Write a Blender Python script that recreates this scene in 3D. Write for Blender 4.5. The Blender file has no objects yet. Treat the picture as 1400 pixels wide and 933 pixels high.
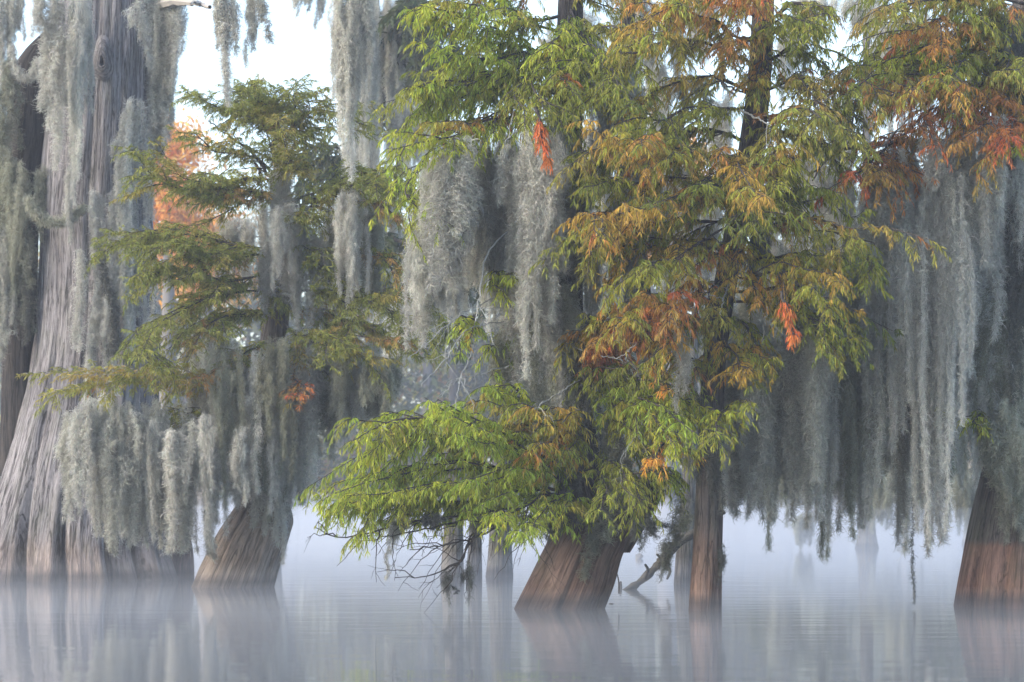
import bpy, math
import numpy as np
from mathutils import Vector

R = np.random.default_rng(11)
scene = bpy.context.scene
COL = scene.collection
F, CX, HY, CAMH = 3889.0, 700.0, 690.0, 0.9      # focal length (px of a 1400 px frame), centre, horizon row, eye height

def at(px, py, D):
    """Point that stands D metres into the swamp and is seen at (px, py)."""
    return np.array([(px - CX) / F * D, D, CAMH - (py - HY) / F * D])

def depth(py):
    """Distance of the waterline row py."""
    return CAMH * F / (py - HY)

# ------------------------------------------------------------------ helpers
def link(o, parent=None):
    COL.objects.link(o)
    if parent is not None:
        o.parent = parent
    return o

def mesh_obj(name, v, f, mat, parent=None, tint=None, uv=None, smooth=False, loc=None):
    v = np.asarray(v, np.float32).reshape(-1, 3)
    f = np.asarray(f, np.int32).reshape(-1, 4)
    if loc is not None:
        v = v - np.asarray(loc, np.float32)
    me = bpy.data.meshes.new(name)
    me.vertices.add(len(v)); me.vertices.foreach_set('co', v.ravel())
    me.loops.add(f.size); me.loops.foreach_set('vertex_index', f.ravel())
    me.polygons.add(len(f))
    me.polygons.foreach_set('loop_start', np.arange(0, f.size, 4, dtype=np.int32))
    me.polygons.foreach_set('use_smooth', np.full(len(f), smooth))
    if tint is not None:
        a = me.attributes.new('tint', 'FLOAT_COLOR', 'POINT')
        t = np.ones((len(v), 4), np.float32); t[:, :3] = tint
        a.data.foreach_set('color', t.ravel())
    if uv is not None:
        l = me.uv_layers.new(name='UVMap')
        l.data.foreach_set('uv', np.asarray(uv, np.float32)[f.ravel()].ravel())
    me.update(calc_edges=True)
    me.materials.append(mat)
    o = link(bpy.data.objects.new(name, me), parent)
    if loc is not None and parent is None:
        o.location = loc
    return o

def empty(name, loc, label, cat, group=None):
    o = link(bpy.data.objects.new(name, None))
    o.location = Vector(loc); o.empty_display_size = 0.3
    o['label'] = label; o['category'] = cat
    if group: o['group'] = group
    return o

def norm(a):
    return a / np.maximum(np.linalg.norm(a, axis=-1, keepdims=True), 1e-9)

def smooth_path(p, n):
    """Catmull-Rom through the points p, n samples."""
    p = np.asarray(p, float)
    if len(p) == 2:
        t = np.linspace(0, 1, n)[:, None]
        return p[0] * (1 - t) + p[1] * t
    q = np.vstack([2 * p[0] - p[1], p, 2 * p[-1] - p[-2]])
    s = np.linspace(0, len(p) - 1 - 1e-6, n); i = s.astype(int); t = (s - i)[:, None]
    a, b, c, d = q[i], q[i + 1], q[i + 2], q[i + 3]
    return 0.5 * (2 * b + (c - a) * t + (2 * a - 5 * b + 4 * c - d) * t ** 2 + (3 * b - a - 3 * c + d) * t ** 3)

class Geo:
    """Collects quads for one mesh."""
    def __init__(s): s.v, s.f, s.t, s.n = [], [], [], 0
    def add(s, v, f, tint=None):
        v = np.asarray(v, np.float32).reshape(-1, 3)
        s.v.append(v); s.f.append(np.asarray(f, np.int64).reshape(-1, 4) + s.n); s.n += len(v)
        t = np.ones((len(v), 3), np.float32)
        if tint is not None: t[:] = np.asarray(tint, np.float32).reshape(-1, 3) if np.ndim(tint) > 1 else tint
        s.t.append(t)
    def ribbons(s, P, W, side, tint=None):
        """P (N,K,3) paths, W (N,K) full widths, side (N,3)."""
        N, K = P.shape[:2]
        sd = side[:, None, :] * (W[..., None] * 0.5)
        v = np.stack([P - sd, P + sd], 2).reshape(N, K * 2, 3)
        k = np.arange(K - 1) * 2
        q = np.stack([k, k + 1, k + 3, k + 2], 1)
        f = (np.arange(N)[:, None, None] * (K * 2) + q[None])
        t = None if tint is None else np.repeat(np.asarray(tint)[:, None, :], K * 2, 1).reshape(-1, 3)
        s.add(v, f, t)
    def tube(s, p, r, sides=5, tint=None):
        p = np.asarray(p, float); K = len(p)
        r = np.broadcast_to(np.asarray(r, float), (K,))
        d = norm(np.gradient(p, axis=0))
        up = np.where(np.abs(d[:, 2:3]) < 0.9, [[0, 0, 1.0]], [[1.0, 0, 0]])
        a = norm(np.cross(d, up)); b = np.cross(d, a)
        th = np.linspace(0, 2 * np.pi, sides, endpoint=False)
        v = p[:, None] + r[:, None, None] * (np.cos(th)[None, :, None] * a[:, None] + np.sin(th)[None, :, None] * b[:, None])
        i, j = np.meshgrid(np.arange(K - 1), np.arange(sides), indexing='ij'); j2 = (j + 1) % sides
        f = np.stack([i * sides + j, i * sides + j2, (i + 1) * sides + j2, (i + 1) * sides + j], -1)
        s.add(v, f, tint)
    def build(s, name, mat, parent=None, loc=None, smooth=False):
        return mesh_obj(name, np.vstack(s.v), np.vstack(s.f), mat, parent, np.vstack(s.t), loc=loc, smooth=smooth)

def vnoise(x, y, seed, px=None):
    """Value noise on arrays; px = period of x in cells."""
    g = np.random.default_rng(seed).random((512, 512))
    xi, yi = np.floor(x).astype(int), np.floor(y).astype(int)
    fx, fy = x - xi, y - yi
    fx, fy = fx * fx * (3 - 2 * fx), fy * fy * (3 - 2 * fy)
    m = px or 512
    x0, x1, y0, y1 = xi % m, (xi + 1) % m, yi % 512, (yi + 1) % 512
    return (g[x0, y0] * (1 - fx) + g[x1, y0] * fx) * (1 - fy) + (g[x0, y1] * (1 - fx) + g[x1, y1] * fx) * fy

# ------------------------------------------------------------------ materials
def new_mat(name):
    m = bpy.data.materials.new(name); m.use_nodes = True
    nt = m.node_tree; nt.nodes.clear()
    out = nt.nodes.new('ShaderNodeOutputMaterial')
    return m, nt, out

def N(nt, kind, **kw):
    n = nt.nodes.new(kind)
    for k, v in kw.items():
        if k in n.inputs: n.inputs[k].default_value = v
        else: setattr(n, k, v)
    return n

def ramp(nt, fac, stops):
    n = nt.nodes.new('ShaderNodeValToRGB')
    e = n.color_ramp.elements
    while len(e) < len(stops): e.new(0.5)
    for i, (p, c) in enumerate(stops):
        e[i].position = p; e[i].color = (*c, 1) if len(c) == 3 else c
    nt.links.new(fac, n.inputs['Fac'])
    return n.outputs['Color']

def mixrgb(nt, fac, a, b, mode='MIX'):
    n = nt.nodes.new('ShaderNodeMix'); n.data_type = 'RGBA'; n.blend_type = mode
    for s, i in ((fac, 0), (a, 6), (b, 7)):
        if isinstance(s, (int, float)): n.inputs[i].default_value = s
        elif isinstance(s, tuple): n.inputs[i].default_value = (*s, 1)
        else: nt.links.new(s, n.inputs[i])
    return n.outputs[2]

def bark(name, hi, lo, stain, stain_h, edge=0.25, sharp=False, green=0.0):
    m, nt, out = new_mat(name)
    L = nt.links.new
    uv = N(nt, 'ShaderNodeUVMap', uv_map='UVMap')
    def tex(sx, sy, det, dist=0.0, rough=0.6):
        mp = N(nt, 'ShaderNodeMapping'); mp.inputs['Scale'].default_value = (sx, sy, 1)
        L(uv.outputs[0], mp.inputs[0])
        n = N(nt, 'ShaderNodeTexNoise', Scale=1.0, Detail=det, Roughness=rough, Distortion=dist)
        L(mp.outputs[0], n.inputs['Vector']); return n.outputs['Fac']
    n1, n2, n3 = tex(24, 1.3, 7, 1.0, 0.65), tex(80, 8, 6, 1.0, 0.75), tex(2.3, 1.1, 4)
    ck = tex(15, 0.75, 4, 1.6, 0.55)
    cs = N(nt, 'ShaderNodeMath', operation='SUBTRACT'); L(ck, cs.inputs[0]); cs.inputs[1].default_value = 0.5
    ca = N(nt, 'ShaderNodeMath', operation='ABSOLUTE'); L(cs.outputs[0], ca.inputs[0])
    cr = N(nt, 'ShaderNodeMapRange'); L(ca.outputs[0], cr.inputs[0]); cr.inputs[1].default_value = 0.0; cr.inputs[2].default_value = 0.035
    mm = N(nt, 'ShaderNodeMath', operation='MULTIPLY'); L(n1, mm.inputs[0]); mm.inputs[1].default_value = 0.55
    m2 = N(nt, 'ShaderNodeMath', operation='MULTIPLY_ADD'); L(n2, m2.inputs[0]); m2.inputs[1].default_value = 0.45; L(mm.outputs[0], m2.inputs[2])
    m3 = N(nt, 'ShaderNodeMath', operation='MULTIPLY_ADD'); L(cr.outputs[0], m3.inputs[0]); m3.inputs[1].default_value = 0.16; L(m2.outputs[0], m3.inputs[2])
    m4 = N(nt, 'ShaderNodeMath', operation='SUBTRACT'); L(m3.outputs[0], m4.inputs[0]); m4.inputs[1].default_value = 0.14
    h = m4.outputs[0]
    base = ramp(nt, h, [(0.34, tuple(0.6 * c for c in lo)), (0.42, lo), (0.5, tuple(0.5 * (a + b) for a, b in zip(hi, lo))), (0.62, hi)])
    big = ramp(nt, n3, [(0.3, (0.62, 0.6, 0.6)), (0.7, (1.1, 1.08, 1.05))])
    base = mixrgb(nt, 1.0, base, big, 'MULTIPLY')
    geo = N(nt, 'ShaderNodeNewGeometry'); sx = N(nt, 'ShaderNodeSeparateXYZ'); L(geo.outputs['Position'], sx.inputs[0])
    # tide stain: brown below the high-water mark, the mark itself wandering with the bark
    w = N(nt, 'ShaderNodeMath', operation='MULTIPLY_ADD'); L(n1, w.inputs[0]); w.inputs[1].default_value = 0.1 if sharp else 0.5; L(sx.outputs[2], w.inputs[2])
    mr = N(nt, 'ShaderNodeMapRange'); mr.interpolation_type = 'SMOOTHSTEP'
    off = 0.05 if sharp else 0.25
    mr.inputs[1].default_value = stain_h - edge + off; mr.inputs[2].default_value = stain_h + edge + off
    mr.inputs[3].default_value = 1; mr.inputs[4].default_value = 0
    L(w.outputs[0], mr.inputs[0])
    st = ramp(nt, h, [(0.36, tuple(0.38 * c for c in stain)), (0.5, tuple(0.75 * c for c in stain)), (0.64, tuple(min(1, 1.25 * c) for c in stain))])
    st = mixrgb(nt, 1.0, st, big, 'MULTIPLY')
    colr = mixrgb(nt, mr.outputs[0], base, st)
    if green:
        gn = tex(5, 2.0, 5); gf = ramp(nt, gn, [(0.48, (0, 0, 0)), (0.7, (green, green, green))])
        colr = mixrgb(nt, gf, colr, (0.11, 0.13, 0.075))
    wet = N(nt, 'ShaderNodeMapRange'); wet.inputs[1].default_value = 0.04; wet.inputs[2].default_value = 0.12
    wet.inputs[3].default_value = 0.36; wet.inputs[4].default_value = 1.0
    w2 = N(nt, 'ShaderNodeMath', operation='MULTIPLY_ADD'); L(n3, w2.inputs[0]); w2.inputs[1].default_value = -0.06; L(sx.outputs[2], w2.inputs[2])
    L(w2.outputs[0], wet.inputs[0])
    colr = mixrgb(nt, 1.0, colr, wet.outputs[0], 'MULTIPLY')
    b = N(nt, 'ShaderNodeBsdfPrincipled', Roughness=0.88)
    b.inputs['Specular IOR Level'].default_value = 0.25
    L(colr, b.inputs['Base Color'])
    bp = N(nt, 'ShaderNodeBump', Strength=1.0, Distance=0.035); L(h, bp.inputs['Height']); L(bp.outputs[0], b.inputs['Normal'])
    L(b.outputs[0], out.inputs['Surface'])
    return m

def tinted(name, base, rough=0.7, trans=0.3, rnd=0.0):
    """Base colour times the mesh's own tint; thin things let some light through."""
    m, nt, out = new_mat(name); L = nt.links.new
    a = N(nt, 'ShaderNodeAttribute', attribute_name='tint')
    c = mixrgb(nt, 1.0, a.outputs['Color'], base, 'MULTIPLY')
    if rnd:
        oi = N(nt, 'ShaderNodeObjectInfo')
        r = ramp(nt, oi.outputs['Random'], [(0.0, (1 - rnd, 1 - rnd, 1 - rnd * 1.15)), (0.5, (1, 1, 1)), (1.0, (1 + rnd * .8, 1 + rnd * .75, 1 + rnd * .8))])
        c = mixrgb(nt, 1.0, c, r, 'MULTIPLY')
    d = N(nt, 'ShaderNodeBsdfPrincipled', Roughness=rough); d.inputs['Specular IOR Level'].default_value = 0.2
    L(c, d.inputs['Base Color'])
    if trans > 0:
        t = N(nt, 'ShaderNodeBsdfTranslucent'); L(c, t.inputs['Color'])
        mx = N(nt, 'ShaderNodeMixShader'); mx.inputs[0].default_value = trans
        L(d.outputs[0], mx.inputs[1]); L(t.outputs[0], mx.inputs[2]); L(mx.outputs[0], out.inputs['Surface'])
    else:
        L(d.outputs[0], out.inputs['Surface'])
    return m

M = {
    'bark_old':   bark('silver_bark', (0.35, 0.338, 0.345), (0.085, 0.08, 0.082), (0.31, 0.25, 0.215), 0.38, 0.3, green=0.25),
    'bark_tan':   bark('tan_bark', (0.24, 0.21, 0.18), (0.07, 0.06, 0.05), (0.42, 0.35, 0.29), 0.75, 0.25),
    'bark_red':   bark('red_brown_bark', (0.13, 0.115, 0.108), (0.035, 0.031, 0.03), (0.265, 0.178, 0.137), 0.62, 0.25, green=0.3),
    'bark_line':  bark('tide_marked_bark', (0.18, 0.16, 0.14), (0.04, 0.036, 0.033), (0.275, 0.168, 0.128), 0.56, 0.035, sharp=True, green=0.3),
    'bark_dark':  bark('hollow_shade_bark', (0.07, 0.062, 0.055), (0.02, 0.018, 0.017), (0.07, 0.06, 0.055), 0.3, 0.3),  # near-black colour carries the shade of the hollow beside the old trunk
    'bark_far':   bark('grey_bark', (0.26, 0.25, 0.22), (0.1, 0.095, 0.085), (0.27, 0.25, 0.22), 0.3, 0.3, green=0.4),
    'leaf':  tinted('cypress_needles', (1.12, 1.06, 0.9), 0.6, 0.4),
    'wood':  tinted('twig_bark', (1, 1, 1), 0.85, 0.0),
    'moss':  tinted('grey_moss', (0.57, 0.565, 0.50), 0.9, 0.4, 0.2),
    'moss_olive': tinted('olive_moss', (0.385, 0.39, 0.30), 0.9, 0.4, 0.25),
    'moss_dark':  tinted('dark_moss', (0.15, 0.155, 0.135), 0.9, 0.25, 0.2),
}
DARKWOOD, GREYWOOD, PALEWOOD = (0.05, 0.043, 0.038), (0.16, 0.145, 0.13), (0.30, 0.305, 0.28)

# ------------------------------------------------------------------ trunks
def trunk(parent, st, D, mat, flute=0.22, nfl=7, seed=1, fall=0.45, res=(180, 150), furrow=0.035, base=None, name='trunk', twist=0.0, sink=0.35):
    """st: rows (px, py, half-width px) from the waterline up; one closed-round fluted skin."""
    st = np.asarray(st, float)
    z = CAMH - (st[:, 1] - HY) / F * D; x = (st[:, 0] - CX) / F * D; r = st[:, 2] / F * D
    slope = (x[1] - x[0]) / max(z[1] - z[0], 1e-3); rs = (r[1] - r[0]) / max(z[1] - z[0], 1e-3)
    z = np.r_[z[0] - sink, z]; x = np.r_[x[0] - slope * sink, x]; r = np.r_[r[0] - rs * sink, r]
    nt_, nz = res
    pts = smooth_path(np.stack([x, z, r], 1), nz)
    xs, zs, rr = pts.T
    th = np.linspace(0, 2 * np.pi, nt_, endpoint=False)
    T, Z = np.meshgrid(th, zs, indexing='xy')
    RR = np.repeat(rr[:, None], nt_, 1)
    amp = flute * (0.10 + 0.90 * np.exp(-np.maximum(Z, 0) / fall))
    g = np.random.default_rng(seed)
    ph = np.cumsum(g.uniform(0.6, 1.4, nfl)); ph = ph / ph[-1] * 2 * np.pi
    d = np.abs(((T[..., None] + twist * Z[..., None] - ph + np.pi) % (2 * np.pi)) - np.pi).min(-1)   # distance to nearest groove
    groove = np.exp(-(d / (0.75 / nfl)) ** 1.3)
    prof = 1 - amp * groove
    u = T / (2 * np.pi)
    prof += amp * 0.55 * (vnoise(u * nfl * 2, Z * 0.5 + 9, seed + 5, nfl * 2) - 0.5)
    fz = np.clip(0.55 + 0.45 * np.exp(-np.maximum(Z, 0) / 1.6), 0, 1)
    for k, a in ((29, 1.0), (61, 0.6), (97, 0.35)):
        prof += furrow * a * fz * 2 * (vnoise(u * k, Z * (0.9 + k / 60) + vnoise(u * 9, Z, seed + 3, 9), seed + k, k) - 0.5)
    prof += 0.05 * (vnoise(u * 5, Z * 1.3, seed + 77, 5) - 0.5)
    Rf = RR * prof
    X = xs[:, None] + Rf * np.sin(T); Y = D - Rf * np.cos(T)
    v = np.stack([X, Y, Z], -1).reshape(-1, 3)
    i, j = np.meshgrid(np.arange(nz - 1), np.arange(nt_), indexing='ij'); j2 = (j + 1) % nt_
    f = np.stack([i * nt_ + j, i * nt_ + j2, (i + 1) * nt_ + j2, (i + 1) * nt_ + j], -1)
    ru = max(r[1] * 0.8, 0.05)
    uv = np.stack([T * ru * 0.8, Z], -1).reshape(-1, 2)
    o = mesh_obj(name, v - np.asarray(base), f, mat, parent, uv=uv, smooth=True)
    return o, (xs, zs, rr)

# ------------------------------------------------------------------ foliage
PAL = {
    'bright': [((0.340, 0.390, 0.048), 5), ((0.235, 0.320, 0.045), 4.5), ((0.310, 0.290, 0.055), 0.7), ((0.33, 0.15, 0.04), 0.1)],
    'green':  [((0.215, 0.250, 0.042), 5), ((0.290, 0.310, 0.050), 3), ((0.140, 0.175, 0.038), 2)],
    'olive':  [((0.280, 0.280, 0.058), 4), ((0.230, 0.260, 0.052), 3), ((0.320, 0.245, 0.065), 1.6), ((0.31, 0.14, 0.05), 0.5)],
    'mixed':  [((0.300, 0.315, 0.052), 4.5), ((0.220, 0.265, 0.048), 2.5), ((0.400, 0.275, 0.055), 4.5), ((0.420, 0.215, 0.055), 1.8), ((0.36, 0.12, 0.05), 0.4)],
    'rust':   [((0.400, 0.170, 0.055), 4), ((0.380, 0.230, 0.065), 3), ((0.420, 0.110, 0.045), 1.5), ((0.310, 0.250, 0.065), 2)],
    'red':    [((0.56, 0.15, 0.055), 3), ((0.54, 0.20, 0.06), 2)],
    'amber':  [((0.70, 0.38, 0.07), 3), ((0.66, 0.29, 0.05), 2), ((0.72, 0.45, 0.12), 2)],  # sun glow of the far trees put into leaf colour; amber sprays share it
    'dull':   [((0.235, 0.260, 0.060), 5), ((0.185, 0.215, 0.050), 4), ((0.290, 0.260, 0.065), 1.5), ((0.29, 0.17, 0.06), 0.25)],
    'dark':   [((0.050, 0.070, 0.035), 4), ((0.065, 0.080, 0.038), 3)],
}

def bough(tree, pts, D, tone, twig=0.36, dens=1.0, droop=0.7, finger=0.072, fw=0.0088, r0=0.016, start=0.12, wisp=0.0, wood=DARKWOOD, g=None, hang=1.0, label=None, forks=1):
    """One limb of a tree (a part) with its sprays of needles (the limb's sub-part)."""
    g = g or R
    D0, D1 = D if isinstance(D, tuple) else (D, D)
    n = len(pts)
    P = smooth_path([at(px, py, D0 + (D1 - D0) * k / max(n - 1, 1)) for k, (px, py) in enumerate(pts)], 26)
    org = np.array(tree.location)
    seg = np.linalg.norm(np.diff(P, axis=0), axis=1); Ltot = seg.sum()
    P = P + (vnoise(np.linspace(0, 5, 26)[:, None] + np.zeros((1, 3)), np.arange(3)[None] * 7.3 + g.uniform(0, 99), 3) - 0.5) * 0.10 * min(1, Ltot)
    wd, lf = Geo(), Geo()
    tt = np.linspace(0, 1, 26)
    wd.tube(P, r0 * (1 - 0.82 * tt) * (1 + 0.15 * g.standard_normal(26)), 6, wood)
    pal = PAL[tone]; w = np.array([p[1] for p in pal]); w = w / w.sum()
    FP, FW, FS, FT = [], [], [], []
    run = None
    # side branches first, so that the limb fills a flat, uneven fan
    lines = [(P, Ltot, start, 1.0)]
    for _ in range(forks):
        off = g.normal(0, 1, 3) * [0.22, 0.25, 0.13] * min(1.0, Ltot)
        Q = P[4:] + off * (np.linspace(0, 1, 22)[:, None] ** 0.8) + (vnoise(np.linspace(0, 4, 22)[:, None] + np.zeros((1, 3)), np.arange(3)[None] * 3.3 + g.uniform(0, 99), 6) - 0.5) * 0.16 * np.linspace(0, 1, 22)[:, None]
        Q = smooth_path(Q[::3], 26)
        wd.tube(Q, np.linspace(r0 * .55, r0 * .15, 26), 5, wood)
        lines.append((Q, Ltot * .85, 0.1, 0.9))
    for k in range(int(2 + Ltot * 3.2)):
        t = g.uniform(0.15, 0.95); i = min(int(t * 25), 24); tan = norm(P[i + 1] - P[i])
        lat = norm(np.cross(tan, [0, 0, 1.0]) + 1e-6)
        d = norm(tan * g.uniform(0.5, 1.0) + lat * g.choice([-1, 1]) * g.uniform(0.2, 0.9) + np.array([0, 0, g.uniform(-0.35, 0.55)]))
        l = min(0.75, 0.42 * Ltot) * (twig / 0.36) * g.uniform(0.5, 1.1) * (1 - 0.4 * t); u = np.linspace(0, 1, 26)[:, None]
        Q = P[i] + d * l * u + np.array([0, 0, -0.35]) * l * u ** 2 + (vnoise(u * 3 + np.zeros((1, 3)), np.arange(3)[None] * 5.1 + g.uniform(0, 99), 4) - 0.5) * 0.1 * u
        wd.tube(Q, np.linspace(0.007, 0.003, 26) * (r0 / 0.022) ** 0.5, 4, wood)
        lines.append((Q, l, 0.1, 0.8))
    for P_, L_, st_, ts in lines:
      c0, c1 = (np.array(pal[q_][0]) for q_ in g.choice(len(pal), 2, p=w))
      nt_ = max(4, int(L_ * (1 - st_) / 0.045 * dens))
      for k in range(nt_):
        t = st_ + (1 - st_) * (k + g.random()) / nt_
        i = min(int(t * 25), 24); p0 = P_[i] + (P_[i + 1] - P_[i]) * (t * 25 - i)
        tan = norm(P_[i + 1] - P_[i])
        lat = norm(np.cross(tan, [0, 0, 1.0]) + 1e-6)
        s = 1 if k % 2 else -1
        up = g.uniform(-0.3, 0.6)
        d = norm(tan * g.uniform(0.3, 1.0) + lat * s * g.uniform(0.2, 1.0) + np.array([0, 0, up]) + g.normal(0, 0.2, 3))
        L = ts * twig * g.uniform(0.4, 0.95) * (1 - 0.35 * t)
        u = np.linspace(0, 1, 6)[:, None]
        Q = p0 + d * L * u + np.array([0, 0, -1.0]) * droop * L * u ** 2
        wd.tube(Q, np.linspace(0.0035, 0.0015, 6), 3, wood)
        f_ = np.clip(t + g.normal(0, 0.3), 0, 1); run = (c0 * (1 - f_) + c1 * f_) * g.uniform(0.8, 1.15)
        m = max(6, int(L / (0.0080 * finger / 0.072)))
        ss = np.sort(g.uniform(0.08, 1, m)); ii = np.minimum((ss * 5).astype(int), 4)
        q0 = Q[ii] + (Q[ii + 1] - Q[ii]) * (ss * 5 - ii)[:, None]
        td = norm(Q[ii + 1] - Q[ii])
        l2 = norm(np.cross(td, [0, 0, 1.0]) + g.normal(0, 0.25, (m, 3)))
        sg = np.where(np.arange(m) % 2, 1, -1)[:, None]
        fd = norm(td * g.uniform(0.3, 0.9, (m, 1)) + l2 * sg * g.uniform(0.3, 0.9, (m, 1)) + np.array([0, 0, -1.0]) * g.uniform(0.1, 1.1, (m, 1)) * hang + g.normal(0, 0.13 + wisp, (m, 3)))
        fl = finger * g.uniform(0.6, 1.25, (m, 1)) * (1 - 0.35 * ss[:, None])
        v4 = np.array([0, 0.33, 0.68, 1.0])
        path = q0[:, None] + fd[:, None] * (fl[:, None] * v4[None, :, None]) + np.array([0, 0, -1.0]) * (0.25 * hang * fl[:, None] * (v4 ** 2)[None, :, None])
        FP.append(path)
        FW.append(fw * g.uniform(0.7, 1.2, (m, 1)) * np.array([0.45, 1.0, 0.8, 0.12])[None])
        FS.append(norm(np.cross(fd, g.normal(0, 1, (m, 3)) * [1, 1, 0.6] + [0, 1.1, 0])))
        FT.append(run * (1 + g.normal(0, 0.16, (m, 1))).clip(0.5, 1.5) * (1 + g.normal(0, 0.06, (m, 3))))
    lf.ribbons(np.concatenate(FP), np.concatenate(FW), np.concatenate(FS), np.concatenate(FT).clip(0.01, 0.8))
    b = Geo.build(wd, 'bough', M['wood'], tree); b.data.transform(__import__('mathutils').Matrix.Translation(-Vector(org)))
    l = Geo.build(lf, 'foliage', M['leaf'], b); l.data.transform(__import__('mathutils').Matrix.Translation(-Vector(org)))
    if label: b['label'] = label
    return b

def bare(tree, pts, D, r0, wood, forks=6, name='bare_branch', g=None, flen=0.35, sag=0.2, label=None):
    """A leafless limb with a few side twigs."""
    g = g or R
    D0, D1 = D if isinstance(D, tuple) else (D, D)
    n = len(pts)
    P = smooth_path([at(px, py, D0 + (D1 - D0) * k / max(n - 1, 1)) for k, (px, py) in enumerate(pts)], 24)
    P[1:-1] += g.normal(0, 0.006, (22, 3))
    if wood == PALEWOOD: r0 = r0 * 0.72
    G = Geo(); G.tube(P, np.linspace(r0, r0 * 0.3, 24) * (1 + 0.1 * g.standard_normal(24)), 6, wood)
    for k in range(forks):
        i = int(g.uniform(4, 22)); t = norm(P[i + 1] - P[i])
        d = norm(t + g.normal(0, 0.55, 3)); L = flen * g.uniform(0.4, 1.1)
        u = np.linspace(0, 1, 8)[:, None]
        Q = P[i] + d * L * u + np.array([0, 0, -1]) * sag * L * u ** 2 + g.normal(0, 0.008, (8, 3)) * (u > 0)
        G.tube(Q, np.linspace(r0 * 0.42, r0 * 0.14, 8), 4, wood)
        for _ in range(2):
            j = int(g.uniform(3, 7)); d2 = norm(norm(Q[j] - Q[j - 1]) + g.normal(0, 0.6, 3)); l2 = L * g.uniform(0.2, 0.5)
            u2 = np.linspace(0, 1, 5)[:, None]
            G.tube(Q[j] + d2 * l2 * u2 + g.normal(0, 0.005, (5, 3)) * (u2 > 0), np.linspace(r0 * 0.2, r0 * 0.08, 5), 3, wood)
    org = np.array(tree.location) if tree is not None else np.zeros(3)
    G.v = [v - org.astype(np.float32) for v in G.v]
    o = G.build(name, M['wood'], tree)
    if label: o['label'] = label
    return o

# ------------------------------------------------------------------ moss
def moss_geo(cores, dens, fil=0.085, fw=0.0042, g=None, sig=None):
    """cores: (path (K,3), radius (K,)); curly filaments gathered round each core."""
    g = g or R
    G = Geo()
    FP, FW, FS, FT = [], [], [], []
    for P, rad in cores:
        K = len(P)
        L = np.linalg.norm(np.diff(P, axis=0), axis=1).sum()
        tone = g.uniform(0.66, 1.12)
        m = int(L * dens * (rad.mean() / 0.05 + 0.35))
        s = g.random(m) ** 0.92; x = s * (K - 1); i = np.minimum(x.astype(int), K - 2)
        q = P[i] + (P[i + 1] - P[i]) * (x - i)[:, None]; rr = rad[i] + (rad[i + 1] - rad[i]) * (x - i)
        off = g.normal(0, 1, (m, 3)).clip(-1.7, 1.7) * [1, 1, 0.3]
        q = q + off * rr[:, None] * 0.62
        d = norm(np.array([0, 0, -0.8]) + g.normal(0, 0.62, (m, 3)))
        c = norm(np.cross(d, g.normal(0, 1, (m, 3))))
        l = fil * g.uniform(0.5, 1.5, (m, 1)); a = g.choice([-1.0, 1.0], (m, 1)) * g.uniform(1.2, 4.6, (m, 1))
        pts = [q]
        for k in range(5):
            ang = a * (k / 4.0 - 0.3)
            pts.append(pts[-1] + (d * np.cos(ang) + c * np.sin(ang)) * l / 5)
        FP.append(np.stack(pts, 1))
        FW.append(fw * g.uniform(0.7, 1.35, (m, 1)) * np.array([0.8, 1, 1, 1, 0.8, 0.3])[None])
        FS.append(norm(np.cross(d, g.normal(0, 1, (m, 3)))))
        FT.append(tone * (1 + g.normal(0, 0.17, (m, 1))).clip(0.45, 1.6) * np.array([[1, 1, 1.0]]) * (1 + g.normal(0, 0.03, (m, 3))))
    G.ribbons(np.concatenate(FP), np.concatenate(FW), np.concatenate(FS), np.concatenate(FT))
    return G

def beard_cores(L, w, n, g, ragged=0.72):
    cores = []
    for k in range(n):
        l = L * (1.0 if k == 0 else 1 - (1 - (1 - ragged) ** 1) * g.random() ** 0.75)
        K = 14; t = np.linspace(0, 1, K)
        x0 = np.array([g.normal(0, .33) * w, g.normal(0, .22) * w, -g.uniform(0, 0.35) * L])
        wob = np.cumsum(g.normal(0, 0.011, (K, 2)), 0)
        p = np.stack([x0[0] * (0.75 + 0.5 * t - 0.5 * t * t) + wob[:, 0], x0[1] * (0.75 + 0.5 * t - 0.5 * t * t) + wob[:, 1], x0[2] - (l + x0[2]) * t], 1)
        r = g.uniform(0.011, 0.03) * (0.45 + 0.9 * np.sin(np.pi * (0.12 + 0.83 * t)) ** 0.8) * (1 + 0.2 * g.standard_normal(K)).clip(0.5, 1.5)
        r *= np.interp(t, [0, 0.5, 1], [1, 1, 0.15])
        cores.append((p, r))
    return cores

PROTO = []
gm = np.random.default_rng(5)
for L in (0.45, 0.8, 1.2, 1.7, 2.3, 3.0):
    for w, n in ((0.05, 3), (0.15, 9), (0.3, 17), (0.48, 26)):
        if w < 0.06 and L > 2.5: continue
        G = moss_geo(beard_cores(L, w, n, gm), 1150, fil=0.09, fw=0.0031, g=gm)
        PROTO.append([L, w, G, None])
for L in (0.5, 1.2):
    PROTO.append([L, 0.012, moss_geo([(p, r * 0.33) for p, r in beard_cores(L, 0.012, 1, gm, 0.25)], 1500, fil=0.05, fw=0.0034, g=gm), None])

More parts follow.
